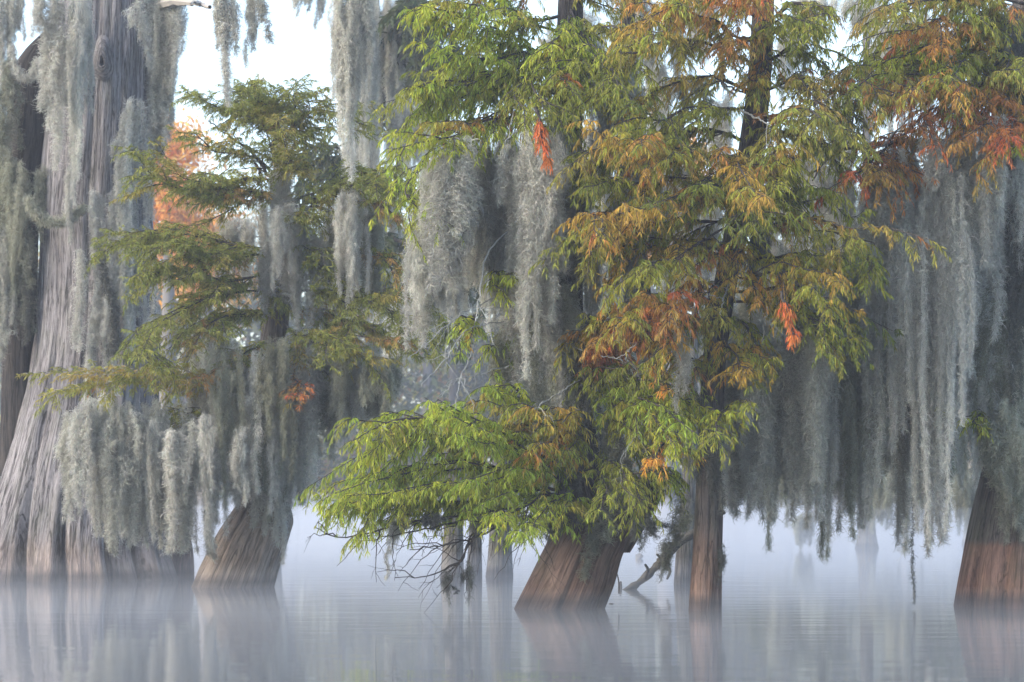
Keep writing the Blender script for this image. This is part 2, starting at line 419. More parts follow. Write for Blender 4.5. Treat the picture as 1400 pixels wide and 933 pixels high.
BEARDS = []          # (host, px, ytop, object)
def beard(host, px, y0, y1, D, w=0.15, mat='moss'):
    top = at(px, y0, D); L = (y1 - y0) / F * D
    cand = sorted(PROTO, key=lambda p: abs(math.log(p[0] / L)) * 2 + abs(p[1] - w) * 9 + R.random() * 0.5)[0]
    if cand[3] is None:
        o = cand[2].build('spanish_moss', M['moss']); cand[3] = o; cand[2] = None
        o.data.name = 'moss_beard'
    else:
        o = cand[3].copy(); link(o)
    o.location = Vector(top); o.rotation_euler = (R.normal(0, 0.02), R.normal(0, 0.025), R.uniform(0, 6.28))
    sx = float(np.clip(w / cand[1], 0.75, 1.3)) * R.uniform(0.9, 1.1)
    o.scale = (sx, sx, L / cand[0])
    o.material_slots[0].link = 'OBJECT'; o.material_slots[0].material = M[mat]
    BEARDS.append((host, px, y0, L, mat, o))
    return o

def curtain(host, pts, bottoms, D, n, w=(0.1, 0.26), mats=('moss',), jit=1.0, lo=0.8):
    """n beards along the limb pts (px, py), hanging to the rows bottoms (x, y)."""
    xs = [p[0] for p in pts]; ys = [p[1] for p in pts]; bx = [b[0] for b in bottoms]; by = [b[1] for b in bottoms]
    for k in range(n):
        px = xs[0] + (xs[-1] - xs[0]) * (k + 0.5 + R.uniform(-0.4, 0.4)) / n
        y0 = np.interp(px, xs, ys) + R.uniform(-22, 26); b = np.interp(px, bx, by)
        y1 = y0 + (b - y0) * R.uniform(lo, 1.05)
        beard(host, px, y0, max(y1, y0 + 40), D + R.uniform(-0.7, 0.7) * jit, R.uniform(*w), mats[R.integers(len(mats))])

def pick(a): return a

# ================================================================== THE TREES
# --- broad old cypress
DA = depth(792)
A = empty('bald_cypress', at(105, 792, DA) * [1, 1, 0], 'huge silver-barked cypress with a broad fluted base and a knot high on its trunk', 'tree')
gA = np.array(A.location)
trunk(A, [(105, 792, 140), (104, 745, 128), (108, 690, 117), (113, 640, 106), (122, 560, 92), (130, 470, 84), (132, 380, 80), (131, 300, 77), (136, 200, 74), (141, 100, 70), (146, 0, 66), (150, -90, 64)],
      DA, M['bark_old'], flute=0.28, nfl=15, seed=4, fall=0.9, res=(420, 280), furrow=0.045, base=gA)
trunk(A, [(24, 640, 26), (26, 540, 24), (26, 430, 24), (28, 330, 24), (32, 250, 27), (40, 180, 31), (43, 110, 29), (56, 72, 24), (82, 36, 14)], DA + 0.1, M['bark_dark'], flute=0.2, nfl=5, seed=8, res=(70, 80), base=gA, name='dead_stem', sink=0.1)  # bulging upper part, coloured dark, stands in for the shaded hollow
trunk(A, [(236, 795, 30), (240, 750, 24), (232, 700, 18), (222, 640, 12)], DA + 0.7, M['bark_red'], flute=0.15, nfl=4, seed=9, res=(60, 40), base=gA, name='buttress')
kc = at(140, 86, DA - 0.665)
rr_, aa_ = np.meshgrid(np.linspace(0, 1, 22), np.linspace(0, 2 * np.pi, 40, endpoint=False), indexing='ij')
bump = 0.11 * (1 - rr_ ** 1.6) - 0.11 * np.exp(-(rr_ / 0.16) ** 2) + 0.012 * np.cos(rr_ * 26 + 0.5 * np.sin(3 * aa_)) * (1 - rr_)
kx = rr_ * np.sin(aa_) * 0.125 * (1 + 0.12 * np.cos(3 * aa_)); kz = rr_ * np.cos(aa_) * np.where(np.cos(aa_) > 0, 0.34, 0.21)
kv = np.stack([kc[0] + kx, kc[1] + 0.05 - bump, kc[2] + kz], -1).reshape(-1, 3)
i, j = np.meshgrid(np.arange(21), np.arange(40), indexing='ij'); j2 = (j + 1) % 40
mesh_obj('knot', kv - gA, np.stack([i * 40 + j, i * 40 + j2, (i + 1) * 40 + j2, (i + 1) * 40 + j], -1), M['bark_old'], A, uv=np.stack([rr_ * 0.6, aa_ * 0.4], -1).reshape(-1, 2), smooth=True)
bare(A, [(196, 15), (230, 3), (262, 4), (287, 10)], (DA, DA - 1.2), 0.075, (0.33, 0.31, 0.28), 2, 'limb', flen=0.3)

# --- leaning cypress with layered dull boughs
DB = depth(803)
B = empty('bald_cypress', at(318, 803, DB) * [1, 1, 0], 'leaning cypress with tan slanting base and layered dull green boughs over hanging moss', 'tree')
gB = np.array(B.location)
trunk(B, [(318, 804, 57), (331, 770, 54), (347, 730, 50), (356, 708, 45), (362, 670, 28), (364, 620, 23), (368, 540, 20), (376, 450, 18), (386, 350, 15), (386, 260, 11), (380, 190, 7), (374, 135, 3)],
      DB, M['bark_tan'], flute=0.09, nfl=8, seed=21, fall=1.5, res=(220, 170), furrow=0.035, base=gB, twist=0.0)
for pts, tone, k in [
    ([(382, 255), (366, 180), (335, 150), (295, 150), (250, 128)], 'dull', {}),
    ([(380, 200), (362, 150), (340, 128), (318, 122)], 'dull', {}),
    ([(370, 185), (352, 140), (350, 115)], 'dull', dict(dens=1.3)),
    ([(382, 215), (402, 170), (430, 150), (478, 160)], 'dull', {}),
    ([(380, 230), (405, 185), (395, 140), (405, 120)], 'dull', {}),
    ([(384, 250), (340, 240), (280, 255), (225, 245), (180, 205)], 'dull', {}),
    ([(384, 240), (340, 215), (290, 200), (250, 190)], 'dull', dict(dens=0.6)),
    ([(385, 262), (345, 262), (300, 270), (260, 262)], 'dull', dict(dens=0.8)),
    ([(385, 290), (430, 270), (480, 242), (530, 232), (548, 240)], 'dull', {}),
    ([(385, 280), (440, 262), (500, 250), (540, 262)], 'dull', {}),
    ([(384, 250), (395, 215), (385, 180)], 'dull', {}),
    ([(384, 300), (370, 270), (345, 262)], 'dull', {}),
    ([(384, 330), (400, 300), (430, 300)], 'dull', {}),
    ([(386, 380), (370, 395), (380, 420)], 'dull', {}),
    ([(388, 345), (320, 335), (250, 312), (200, 318), (165, 330)], 'dull', {}),
    ([(388, 355), (320, 350), (260, 340), (205, 342)], 'dull', dict(dens=1.2)),
    ([(388, 372), (310, 380), (240, 372), (195, 385)], 'dull', {}),
    ([(385, 400), (320, 405), (260, 420), (210, 450), (195, 490)], 'dull', dict(dens=0.9)),
    ([(388, 395), (440, 400), (500, 412), (545, 440), (565, 478)], 'dull', dict(dens=1.3)),
    ([(388, 405), (430, 425), (480, 440), (530, 460)], 'dull', dict(dens=1.2)),
    ([(388, 420), (350, 425), (300, 440), (250, 470)], 'dull', dict(dens=1.2)),
    ([(388, 440), (420, 460), (470, 480), (520, 492)], 'dull', {}),
    ([(384, 465), (350, 480), (310, 492)], 'dull', {}),
    ([(366, 600), (310, 545), (240, 522), (160, 524), (62, 536)], 'olive', dict(dens=0.95, wood=(0.25, 0.235, 0.21))),
    ([(310, 552), (270, 560), (230, 565)], 'olive', dict(dens=0.5)),
    ([(395, 330), (420, 350), (445, 372)], 'dull', {}),
    ([(470, 345), (510, 350), (545, 378)], 'olive', dict(dens=0.6)),
    ([(395, 500), (405, 520), (414, 545)], 'rust', dict(forks=0, dens=0.35, twig=0.2)),
    ([(350, 225), (357, 240), (359, 252)], 'rust', dict(forks=0, dens=0.5, twig=0.14)),
]:
    k = dict(dict(finger=0.075, fw=0.0078, wisp=0.2, hang=0.7, twig=0.42, forks=2, droop=0.35, r0=0.016), **k)
    k['dens'] = k.get('dens', 1.0) * 1.4
    bough(B, pts, (DB - 0.1, DB + R.uniform(-1.7, -0.1)), tone, **k)
bare(B, [(384, 300), (410, 290), (440, 275), (466, 262)], DB - 0.3, 0.03, DARKWOOD, 3)
bare(B, [(382, 262), (350, 215), (318, 190), (285, 165)], DB - 0.25, 0.022, DARKWOOD, 3)

# --- stout leaning cypress (middle)
DC = depth(832)
C = empty('bald_cypress', at(765, 832, DC) * [1, 1, 0], 'stout leaning cypress with grooved red-brown base and lime green sprays reaching low over the water', 'tree')
gC = np.array(C.location)
trunk(C, [(765, 832, 63), (779, 800, 61), (792, 765, 57), (804, 738, 56), (811, 712, 57), (808, 690, 54), (800, 660, 38), (788, 600, 29), (776, 500, 26), (772, 380, 24), (774, 240, 22), (778, 100, 19), (782, -60, 16)],
      DC, M['bark_red'], flute=0.17, nfl=6, seed=33, fall=0.9, res=(260, 200), furrow=0.02, base=gC)
trunk(C, [(846, 748, 20), (858, 728, 20), (872, 705, 19), (886, 670, 17), (892, 600, 15), (884, 480, 13), (872, 330, 12), (862, 180, 11), (858, 0, 10), (858, -60, 9)], DC + 0.35, M['bark_red'], flute=0.1, nfl=4, seed=35, res=(70, 120), base=gC, name='side_stem', sink=0.05)
for pts, tone, k in [
    # low skirt over the water
    ([(785, 640), (680, 590), (590, 572), (520, 578), (490, 600)], 'bright', dict(forks=2, dens=1.15)),
    ([(785, 650), (690, 610), (600, 600), (530, 610), (486, 646)], 'bright', dict(forks=2, dens=1.15)),
    ([(785, 660), (690, 640), (600, 636), (520, 650), (480, 664)], 'bright', dict(forks=2, dens=1.15)),
    ([(790, 670), (700, 660), (600, 666), (520, 682), (442, 688)], 'bright', dict(forks=2, dens=1.15)),
    ([(790, 680), (700, 680), (620, 690), (555, 696), (490, 690)], 'bright', dict(forks=2, dens=1.15)),
    ([(790, 655), (730, 620), (670, 580), (605, 548)], 'bright', dict(forks=2, dens=1.15)),
    ([(790, 668), (740, 650), (690, 650), (640, 660)], 'bright', dict(dens=1.3)),
    ([(790, 685), (750, 680), (710, 690), (680, 705)], 'bright', dict(forks=2, dens=1.15)),
    ([(785, 610), (735, 560), (690, 530), (660, 532)], 'bright', dict(forks=2, dens=1.15)),
    ([(788, 620), (740, 590), (700, 580), (655, 590)], 'olive', {}),
    ([(800, 690), (780, 690), (745, 702)], 'bright', dict(forks=2, dens=1.15)),
    ([(805, 640), (840, 640), (870, 660), (885, 690)], 'green', {}),
    ([(805, 620), (850, 610), (900, 640), (912, 668)], 'bright', dict(forks=2, dens=1.15)),
    ([(800, 590), (840, 570), (890, 590), (945, 622)], 'green', {}),
    ([(798, 580), (850, 550), (905, 560), (950, 590)], 'bright', dict(forks=2, dens=1.15)),
    ([(795, 560), (830, 530), (880, 520), (930, 545)], 'bright', dict(forks=2, dens=1.15)),
    ([(792, 600), (760, 600), (720, 620)], 'mixed', {}),
    ([(792, 570), (770, 560), (725, 560)], 'mixed', {}),
    ([(795, 545), (820, 500), (850, 480), (890, 470)], 'rust', dict(dens=1.1)),
    ([(790, 520), (820, 470), (870, 430), (930, 415)], 'rust', dict(dens=1.2)),
    ([(780, 480), (800, 450), (840, 430), (870, 440)], 'mixed', {}),
    ([(790, 530), (810, 510), (840, 500), (870, 520)], 'green', {}),
    # little sprays on the bare twigs
    ([(665, 372), (685, 374), (712, 384)], 'bright', dict(twig=0.2)),
    ([(650, 430), (640, 440), (648, 462)], 'bright', dict(twig=0.2)),
    ([(720, 445), (690, 462), (662, 478)], 'bright', dict(twig=0.26)),
    # upper left
    ([(776, 90), (710, 62), (650, 52), (585, 22)], 'bright', {}),
    ([(776, 100), (720, 80), (660, 78), (600, 60)], 'bright', {}),
    ([(776, 135), (700, 105), (630, 108), (555, 122)], 'green', {}),
    ([(776, 150), (700, 130), (640, 135), (580, 150), (545, 165)], 'bright', {}),
    ([(776, 165), (690, 165), (610, 188), (530, 205)], 'bright', {}),
    ([(690, 165), (640, 200), (600, 240), (575, 300)], 'bright', {}),
    ([(640, 205), (600, 215), (560, 245), (556, 285)], 'bright', dict(dens=0.8)),
    ([(776, 70), (730, 95), (715, 130), (700, 160)], 'bright', {}),
    ([(776, 60), (740, 80), (735, 120), (745, 150)], 'green', {}),
    ([(778, 40), (700, 20), (640, 5), (600, -10)], 'bright', {}),
    ([(778, 20), (720, 30), (690, 45), (640, 30)], 'bright', {}),
    ([(778, 0), (720, -10), (660, -12), (610, 15)], 'olive', {}),
    ([(778, 60), (810, 40), (850, 40), (880, 60)], 'olive', {}),
    ([(778, 90), (800, 80), (830, 90), (850, 120)], 'green', {}),
    ([(778, 120), (800, 120), (825, 135)], 'green', {}),
    ([(778, 10), (820, -10), (880, 5)], 'olive', {}),
    ([(778, 10), (792, 50), (776, 100)], 'bright', {}),
    ([(776, 80), (764, 120), (780, 165)], 'green', {}),
    ([(776, 30), (758, 65), (778, 110)], 'bright', {}),
    ([(612, 160), (602, 176), (598, 184)], 'red', dict(forks=0, dens=0.5, twig=0.12)),
    ([(868, 250), (840, 245), (800, 262)], 'green', {}),
    ([(868, 225), (835, 215), (790, 222)], 'green', {}),
    ([(868, 210), (900, 200), (935, 225)], 'green', {}),
    ([(872, 310), (850, 300), (815, 330)], 'olive', {}),
    ([(892, 600), (905, 610), (898, 632)], 'amber', dict(forks=0, dens=0.4, twig=0.14)),
    ([(892, 590), (930, 605), (955, 630)], 'amber', dict(forks=0, dens=0.35, twig=0.16)),
    ([(888, 500), (900, 512), (910, 528)], 'amber', dict(forks=0, dens=0.4, twig=0.12)),
]:
    k = dict(dict(twig=0.34, forks=2), **k)
    bough(C, pts, (DC, DC + R.uniform(-1.6, -0.3)), tone, **k)
bough(C, [(733, 150), (740, 175), (750, 225)], DC - 1.5, 'red', forks=0, dens=2.6, twig=0.13, hang=1.5, label='rust-red hanging spray')
# lichen-pale dead branches and dark ones trailing under the skirt
for pts, r, col, n in [
    ([(728, 300), (690, 320), (665, 350), (655, 400), (650, 440)], 0.013, PALEWOOD, 5),
    ([(690, 400), (640, 425), (600, 455), (556, 492)], 0.009, PALEWOOD, 4),
    ([(690, 440), (640, 450), (610, 490), (575, 530)], 0.009, PALEWOOD, 4),
    ([(660, 440), (645, 480), (630, 520), (622, 560)], 0.009, PALEWOOD, 4),
    ([(700, 500), (660, 510), (625, 520), (600, 545)], 0.008, PALEWOOD, 3),
    ([(785, 475), (840, 490), (870, 470)], 0.009, PALEWOOD, 4),
    ([(792, 520), (760, 540), (730, 560)], 0.009, PALEWOOD, 4),
    ([(775, 140), (720, 170), (690, 195)], 0.012, PALEWOOD, 3),
    ([(790, 366), (755, 378), (738, 372)], 0.007, PALEWOOD, 3),
    ([(885, 560), (872, 590), (850, 625)], 0.007, PALEWOOD, 3),
    ([(860, 130), (830, 100), (800, 50)], 0.010, GREYWOOD, 3),
]:
    bare(C, pts, (DC - 0.3, DC - 1.3), r, col, n, flen=0.4)
for pts, r, n in [
    ([(700, 695), (640, 705), (560, 715), (470, 735), (432, 722)], 0.014, 9),
    ([(690, 700), (620, 715), (550, 730), (490, 740)], 0.012, 8),
    ([(710, 700), (660, 730), (610, 745), (560, 752)], 0.012, 8),
    ([(720, 700), (650, 725), (632, 765), (590, 786), (540, 790)], 0.012, 5),
    ([(760, 700), (735, 720), (712, 748)], 0.010, 7),
    ([(700, 705), (660, 720), (628, 770), (606, 812)], 0.010, 8),
    ([(690, 700), (650, 730), (640, 780), (636, 818)], 0.008, 5),
    ([(770, 690), (700, 715), (640, 712)], 0.012, 9),
]:
    bare(C, pts, (DC - 0.2, DC - 0.8), r, DARKWOOD, n, 'dead_branch', flen=0.5, sag=0.35)

# --- slim straight cypress
DD = depth(836)
Dt = empty('bald_cypress', at(964, 836, DD) * [1, 1, 0], 'slim upright cypress on a narrow red-brown bole, carrying olive, rust and copper sprays', 'tree')
gD = np.array(Dt.location)
trunk(Dt, [(964, 836, 23), (966, 790, 21.5), (968, 740, 20), (970, 680, 19), (972, 600, 17), (976, 500, 16), (990, 400, 16), (1012, 290, 17), (1030, 180, 17), (1040, 80, 16), (1046, -60, 14)],
      DD + 0.2, M['bark_red'], flute=0.07, nfl=6, seed=44, fall=0.8, res=(130, 180), furrow=0.03, base=gD)
for pts, tone, k in [
    ([(1042, 90), (970, 60), (900, 62), (850, 80)], 'olive', {}),
    ([(1042, 60), (980, 30), (920, 20), (870, 30)], 'mixed', {}),
    ([(1044, 30), (1000, 5), (950, 0), (905, 10)], 'mixed', {}),
    ([(1042, 50), (1010, 60), (985, 62)], 'rust', dict(dens=0.8)),
    ([(1036, 130), (960, 105), (900, 120), (850, 150)], 'mixed', {}),
    ([(1034, 150), (960, 140), (900, 160), (835, 170)], 'green', {}),
    ([(1030, 190), (950, 180), (890, 195), (850, 225)], 'olive', {}),
    ([(1026, 210), (960, 215), (900, 205), (860, 185)], 'mixed', {}),
    ([(1020, 250), (960, 240), (900, 245), (870, 275)], 'mixed', dict(dens=0.8)),
    ([(1012, 290), (950, 275), (880, 285), (800, 300)], 'mixed', {}),
    ([(1010, 300), (940, 300), (870, 310), (805, 345)], 'olive', {}),
    ([(1000, 340), (930, 330), (880, 345), (840, 370)], 'mixed', {}),
    ([(1000, 350), (960, 340), (915, 352), (880, 380)], 'mixed', dict(dens=1.2)),
    ([(1000, 345), (1050, 345), (1110, 345), (1150, 352)], 'mixed', dict(dens=1.3)),
    ([(1005, 330), (1060, 300), (1120, 310), (1172, 330)], 'olive', {}),
    ([(1010, 310), (1060, 275), (1110, 260), (1150, 265)], 'green', {}),
    ([(1015, 290), (1060, 250), (1100, 240)], 'green', {}),
    ([(1015, 270), (990, 250), (950, 262)], 'green', {}),
    ([(1000, 380), (1050, 372), (1100, 390), (1140, 420)], 'mixed', {}),
    ([(995, 400), (1060, 400), (1110, 430), (1160, 480)], 'green', {}),
    ([(995, 410), (1050, 420), (1100, 440), (1120, 470)], 'olive', {}),
    ([(985, 430), (1010, 440), (1030, 470), (1040, 495)], 'mixed', {}),
    ([(985, 440), (950, 440), (920, 460), (900, 490)], 'mixed', {}),
    ([(985, 400), (950, 390), (910, 400), (890, 430)], 'rust', {}),
    ([(985, 470), (1000, 480), (1020, 505)], 'mixed', dict(dens=0.8)),
    ([(975, 500), (950, 495), (925, 515)], 'olive', {}),
    ([(972, 570), (980, 575), (982, 600)], 'green', dict(twig=0.2, dens=0.7)),
    ([(1030, 190), (1070, 180), (1110, 195), (1150, 225)], 'green', {}),
    ([(1032, 160), (1080, 150), (1120, 160)], 'olive', {}),
    ([(1036, 130), (1080, 110), (1110, 120), (1130, 150)], 'olive', {}),
    ([(1040, 90), (1080, 70), (1120, 80), (1150, 105)], 'green', {}),
    ([(1042, 60), (1080, 35), (1130, 40)], 'green', {}),
    ([(1044, 30), (1090, 5), (1140, 5)], 'olive', {}),
    ([(1044, 10), (1020, -5), (990, -10)], 'rust', {}),
    ([(1025, 230), (1045, 225), (1060, 200)], 'mixed', {}),
    ([(1120, 300), (1150, 330), (1185, 350), (1200, 375)], 'green', dict(dens=0.8)),
    ([(1034, 160), (1045, 190), (1030, 225)], 'olive', {}),
    ([(1028, 200), (1010, 235), (1020, 275)], 'mixed', {}),
    ([(1022, 240), (1040, 270), (1030, 310)], 'green', {}),
    ([(1008, 310), (1015, 345), (1000, 385)], 'mixed', {}),
    ([(995, 370), (980, 400), (990, 440)], 'olive', {}),
    ([(1036, 60), (1050, 90), (1035, 120)], 'mixed', {}),
]:
    k = dict(dict(twig=0.36), **k)
    bough(Dt, pts, (DD + 0.2, DD + R.uniform(-1.3, -0.2)), tone, **k)
for pts, r, col, n in [
    ([(1012, 150), (1040, 165), (1055, 172)], 0.014, PALEWOOD, 2),
    ([(1060, 165), (1100, 150), (1140, 130)], 0.016, GREYWOOD, 3),
    ([(1030, 130), (1000, 120), (970, 100)], 0.012, DARKWOOD, 4),
    ([(1010, 300), (960, 330), (930, 350)], 0.012, DARKWOOD, 4),
    ([(1000, 385), (990, 405), (985, 430)], 0.010, PALEWOOD, 2),
    ([(1040, 500), (1045, 450), (1050, 420)], 0.009, PALEWOOD, 3),
]:
    bare(Dt, pts, (DD, DD - 0.7), r, col, n, flen=0.35)

bough(Dt, [(1068, 400), (1076, 425), (1086, 462)], DD - 1.3, 'red', forks=0, dens=2.4, twig=0.12, hang=1.5, label='rust-red hanging spray')
# --- big cypress at the frame's edge
DE = depth(829)
E = empty('bald_cypress', at(1400, 829, DE) * [1, 1, 0], 'big moss-draped cypress with a tide mark round its brick-brown flared base', 'tree')
gE = np.array(E.location)
trunk(E, [(1402, 829, 99), (1403, 790, 94), (1405, 740, 86), (1409, 690, 78), (1414, 640, 71), (1420, 560, 62), (1424, 460, 55), (1428, 330, 52), (1430, 180, 50), (1432, 0, 47), (1434, -80, 45)],
      DE, M['bark_line'], flute=0.16, nfl=10, seed=50, fall=0.9, res=(260, 200), furrow=0.025, base=gE)
for pts, tone, k in [
    ([(1400, 70), (1340, 62), (1290, 62), (1240, 78), (1190, 110)], 'bright', {}),
    ([(1400, 95), (1330, 90), (1270, 100), (1200, 105), (1160, 120)], 'olive', {}),
    ([(1400, 110), (1330, 118), (1270, 120), (1210, 135)], 'mixed', {}),
    ([(1400, 130), (1340, 140), (1290, 150), (1255, 170)], 'rust', {}),
    ([(1400, 140), (1370, 150), (1340, 160), (1310, 178)], 'rust', {}),
    ([(1400, 150), (1390, 165), (1375, 190)], 'rust', {}),
    ([(1260, 160), (1225, 195), (1190, 215), (1160, 240)], 'rust', {}),
    ([(1250, 190), (1225, 215), (1235, 240)], 'rust', dict(dens=0.8)),
    ([(1400, 50), (1340, 35), (1280, 30), (1220, 45)], 'mixed', {}),
    ([(1400, 30), (1340, 10), (1260, 5), (1190, 25)], 'olive', {}),
    ([(1400, 10), (1330, -10), (1250, -12), (1180, 0)], 'green', {}),
    ([(1400, 60), (1300, 50), (1230, 65), (1170, 85)], 'green', {}),
    ([(1400, 90), (1380, 100), (1360, 115), (1345, 135)], 'mixed', {}),
    ([(1400, 75), (1385, 80), (1370, 95)], 'olive', {}),
    ([(1340, 60), (1320, 80), (1290, 110)], 'mixed', {}),
    ([(1400, 20), (1370, 30), (1345, 50)], 'olive', {}),
    ([(1180, 110), (1165, 150), (1160, 190)], 'olive', dict(dens=0.7)),
    ([(1400, 170), (1395, 185), (1390, 210)], 'bright', dict(dens=0.5, twig=0.18)),
    ([(1360, 575), (1335, 568), (1318, 572)], 'green', dict(dens=0.8, twig=0.2)),
]:
    k = dict(dict(twig=0.36), **k)
    bough(E, pts, (DE - 0.2, DE - R.uniform(0.9, 1.9)), tone, **k)
for pts, r, col, n in [
    ([(1400, 128), (1372, 115), (1340, 112), (1310, 130)], 0.016, PALEWOOD, 5),
    ([(1270, 140), (1235, 170), (1205, 200), (1180, 212)], 0.014, PALEWOOD, 4),
    ([(1280, 180), (1290, 205), (1308, 228)], 0.008, PALEWOOD, 2),
    ([(1400, 245), (1385, 244), (1372, 240)], 0.012, GREYWOOD, 2),
    ([(1400, 215), (1330, 200), (1240, 196), (1140, 205), (1040, 225)], 0.05, DARKWOOD, 8),
]:
    bare(E, pts, (DE - 0.4, DE - 1.0) if r < 0.04 else (DE, DE + 0.2), r, col, n, 'limb' if r > 0.04 else 'bare_branch', flen=0.35)

# --- three grey boles standing farther out
for i, (x, y, w, w2, lab) in enumerate([(618, 792, 17, 12, 'grey fogbound cypress bole nearest the trailing dead twigs, one of three'), (648, 788, 11, 8, 'thinnest of three grey boles in the fog, between the other two'), (682, 789, 19, 13, 'widest of three grey boles in the fog, beside the stout leaning cypress')]):
    D = depth(y)
    t = empty('cypress_bole', at(x, y, D) * [1, 1, 0], lab, 'tree', 'grey boles standing out in the fog')
    trunk(t, [(x, y, w), (x + 1, 760, w * .88), (x + 2, 725, w * .8), (x + 3, 660, w2), (x + 4, 610, w2 * .85), (x + 4, 585, w2 * .4)], D, M['bark_far'], flute=0.12, nfl=5, seed=60 + i, fall=0.8, res=(70, 70), base=np.array(t.location))

# --- bole behind the slim cypress, fallen log, tiny snags
D = depth(799)
t = empty('cypress_bole', at(934, 799, D) * [1, 1, 0], 'dim bole in the fog close behind the slim upright cypress', 'tree')
trunk(t, [(935, 799, 14), (936, 760, 12), (939, 720, 11), (942, 650, 9), (946, 520, 8), (950, 420, 4)], D, M['bark_far'], flute=0.1, nfl=5, seed=71, res=(60, 90), base=np.array(t.location))
D = depth(806)
t = empty('fallen_log', at(858, 806, D) * [1, 1, 0], 'lichen-spotted fallen log slanting up out of the water with broken stubs', 'log')
G = Geo(); gl = np.array(t.location)
P = smooth_path([at(846, 814, D - .2), at(872, 798, D), at(897, 775, D + .1), (at(918, 752, D + .2)), at(950, 728, D + .4), at(990, 700, D + 0.6)], 40)
G.tube(P - gl, 0.042 * (0.5 + 0.6 * np.sin(np.linspace(0.5, 2.6, 40))) * (1 + 0.2 * R.standard_normal(40)), 9, (0.055, 0.05, 0.04))
G.build('log', M['wood'], t, smooth=True)
for (a, b, c) in [((882, 790), (886, 780), (882, 772)), ((900, 775), (903, 764), (898, 758)), ((914, 758), (918, 748), (914, 742)), ((905, 772), (916, 780), (912, 792))]:
    G = Geo(); G.tube(smooth_path([at(*a, D), at(*b, D - .1), at(*c, D - .15)], 8) - gl, np.linspace(0.026, 0.012, 8), 6, (0.05, 0.046, 0.036)); G.build('stub', M['wood'], t, smooth=True)
D = depth(764)
t = empty('dead_snag', at(873, 771, D) * [1, 1, 0], 'tiny forked snag alone in the fog beyond the fallen log', 'snag')
G = Geo(); gl = np.array(t.location)
G.tube(smooth_path([at(874, 790, D), at(873, 766, D), at(877, 758, D)], 8) - gl, np.linspace(0.07, 0.045, 8), 7, GREYWOOD)
G.tube(smooth_path([at(873, 764, D), at(871, 758, D)], 4) - gl, np.linspace(0.05, 0.03, 4), 6, GREYWOOD); G.build('snag_stem', M['wood'], t, smooth=True)
D = depth(804)
t = empty('stump', at(848, 804, D) * [1, 1, 0], 'small dark stump tip poking from the water beside the fallen log', 'stump')
G = Geo(); G.tube(smooth_path([at(848, 815, D), at(848, 800, D), at(849, 795, D)], 8) - np.array(t.location), np.linspace(0.032, 0.008, 8), 7, DARKWOOD); G.build('stump_top', M['wood'], t, smooth=True)
D = depth(826)
v = empty('vine', at(856, 815, D) * [1, 1, 0], 'thin dark vine looping out of the water beside the stout leaning base', 'vine')
G = Geo(); G.tube(smooth_path([at(835, 765, D), at(845, 790, D), at(846, 812, D)], 14) - np.array(v.location), 0.006, 4, DARKWOOD)
G.tube(smooth_path([at(828, 836, D), at(834, 826, D), at(843, 830, D), at(836, 838, D)], 14) - np.array(v.location), 0.007, 4, DARKWOOD); G.build('vine_stem', M['wood'], v)

# --- hazy trees in the middle distance
def mid_tree(x, y, w, lab, seed, boughs, lean=0, tone='dark', grp=None, st=None):
    D = depth(y); t = empty('bald_cypress', at(x, y, D) * [1, 1, 0], lab, 'tree', grp)
    trunk(t, st or [(x, y, w), (x + lean * .1, y - 30, w * .7), (x + lean * .3, y - 110, w * .55), (x + lean * .6, y - 330, w * .42), (x + lean, -60, w * .3)], D, M['bark_far'], flute=0.2, nfl=7, seed=seed, fall=0.9, res=(70, 110), base=np.array(t.location))
    for pts, dn in boughs:
        bough(t, pts, (D, D + R.uniform(-2, 2)), tone, twig=0.9, dens=0.42 * dn, forks=0, finger=0.26, fw=0.05, r0=0.05, hang=0.6, wisp=0.2)
    return D
D1 = mid_tree(368, 768, 16, 'hazy moss-hung cypress in the gap beside the layered leaning cypress', 81, [([(510, 150), (560, 90), (610, 70)], 1.2), ([(510, 130), (560, 110), (590, 130)], 1), ([(510, 90), (540, 60), (580, 50)], 1), ([(510, 230), (480, 220), (450, 225)], 1), ([(510, 320), (550, 330), (600, 340)], .8), ([(512, 400), (550, 400), (600, 420)], .8), ([(512, 30), (560, 20), (600, 10)], 1)], st=[(368, 768, 16), (376, 720, 13), (400, 620, 11), (450, 460, 10), (495, 300, 10), (508, 150, 9), (512, -60, 7)])
D2 = mid_tree(1185, 750, 17, 'ghostly cypress far out under the wide moss curtain', 82, [([(1186, 600), (1130, 590), (1060, 600)], 1.3), ([(1186, 560), (1250, 560), (1310, 590)], 1.3), ([(1186, 480), (1120, 470), (1050, 480)], 1.3), ([(1186, 450), (1250, 450), (1310, 460)], 1.3), ([(1186, 360), (1250, 350), (1320, 340)], 1.3), ([(1186, 340), (1120, 340), (1060, 330)], 1.3), ([(1186, 250), (1250, 250), (1310, 250)], 1.3)])
D3 = mid_tree(805, 760, 16, 'pale hazy cypress half hidden behind the rust and copper sprays', 83, [([(858, 160), (900, 120), (940, 110)], .8), ([(858, 200), (820, 190), (790, 200)], 1), ([(858, 420), (900, 430), (950, 440)], 1), ([(858, 480), (810, 490), (760, 500)], 1), ([(858, 560), (900, 570), (950, 580)], 1), ([(858, 540), (800, 560), (750, 580)], 1.0), ([(858, 350), (810, 350), (760, 360)], 1)], st=[(805, 760, 16), (808, 720, 13), (820, 620, 10), (850, 460, 9), (858, 300, 9), (858, 100, 7), (858, -60, 6)])
D4 = mid_tree(1330, 745, 15, 'hazy cypress in the gap behind the tide-marked trunk', 84, [([(1330, 400), (1300, 380), (1260, 380)], 1), ([(1330, 300), (1370, 290), (1400, 300)], 1)])

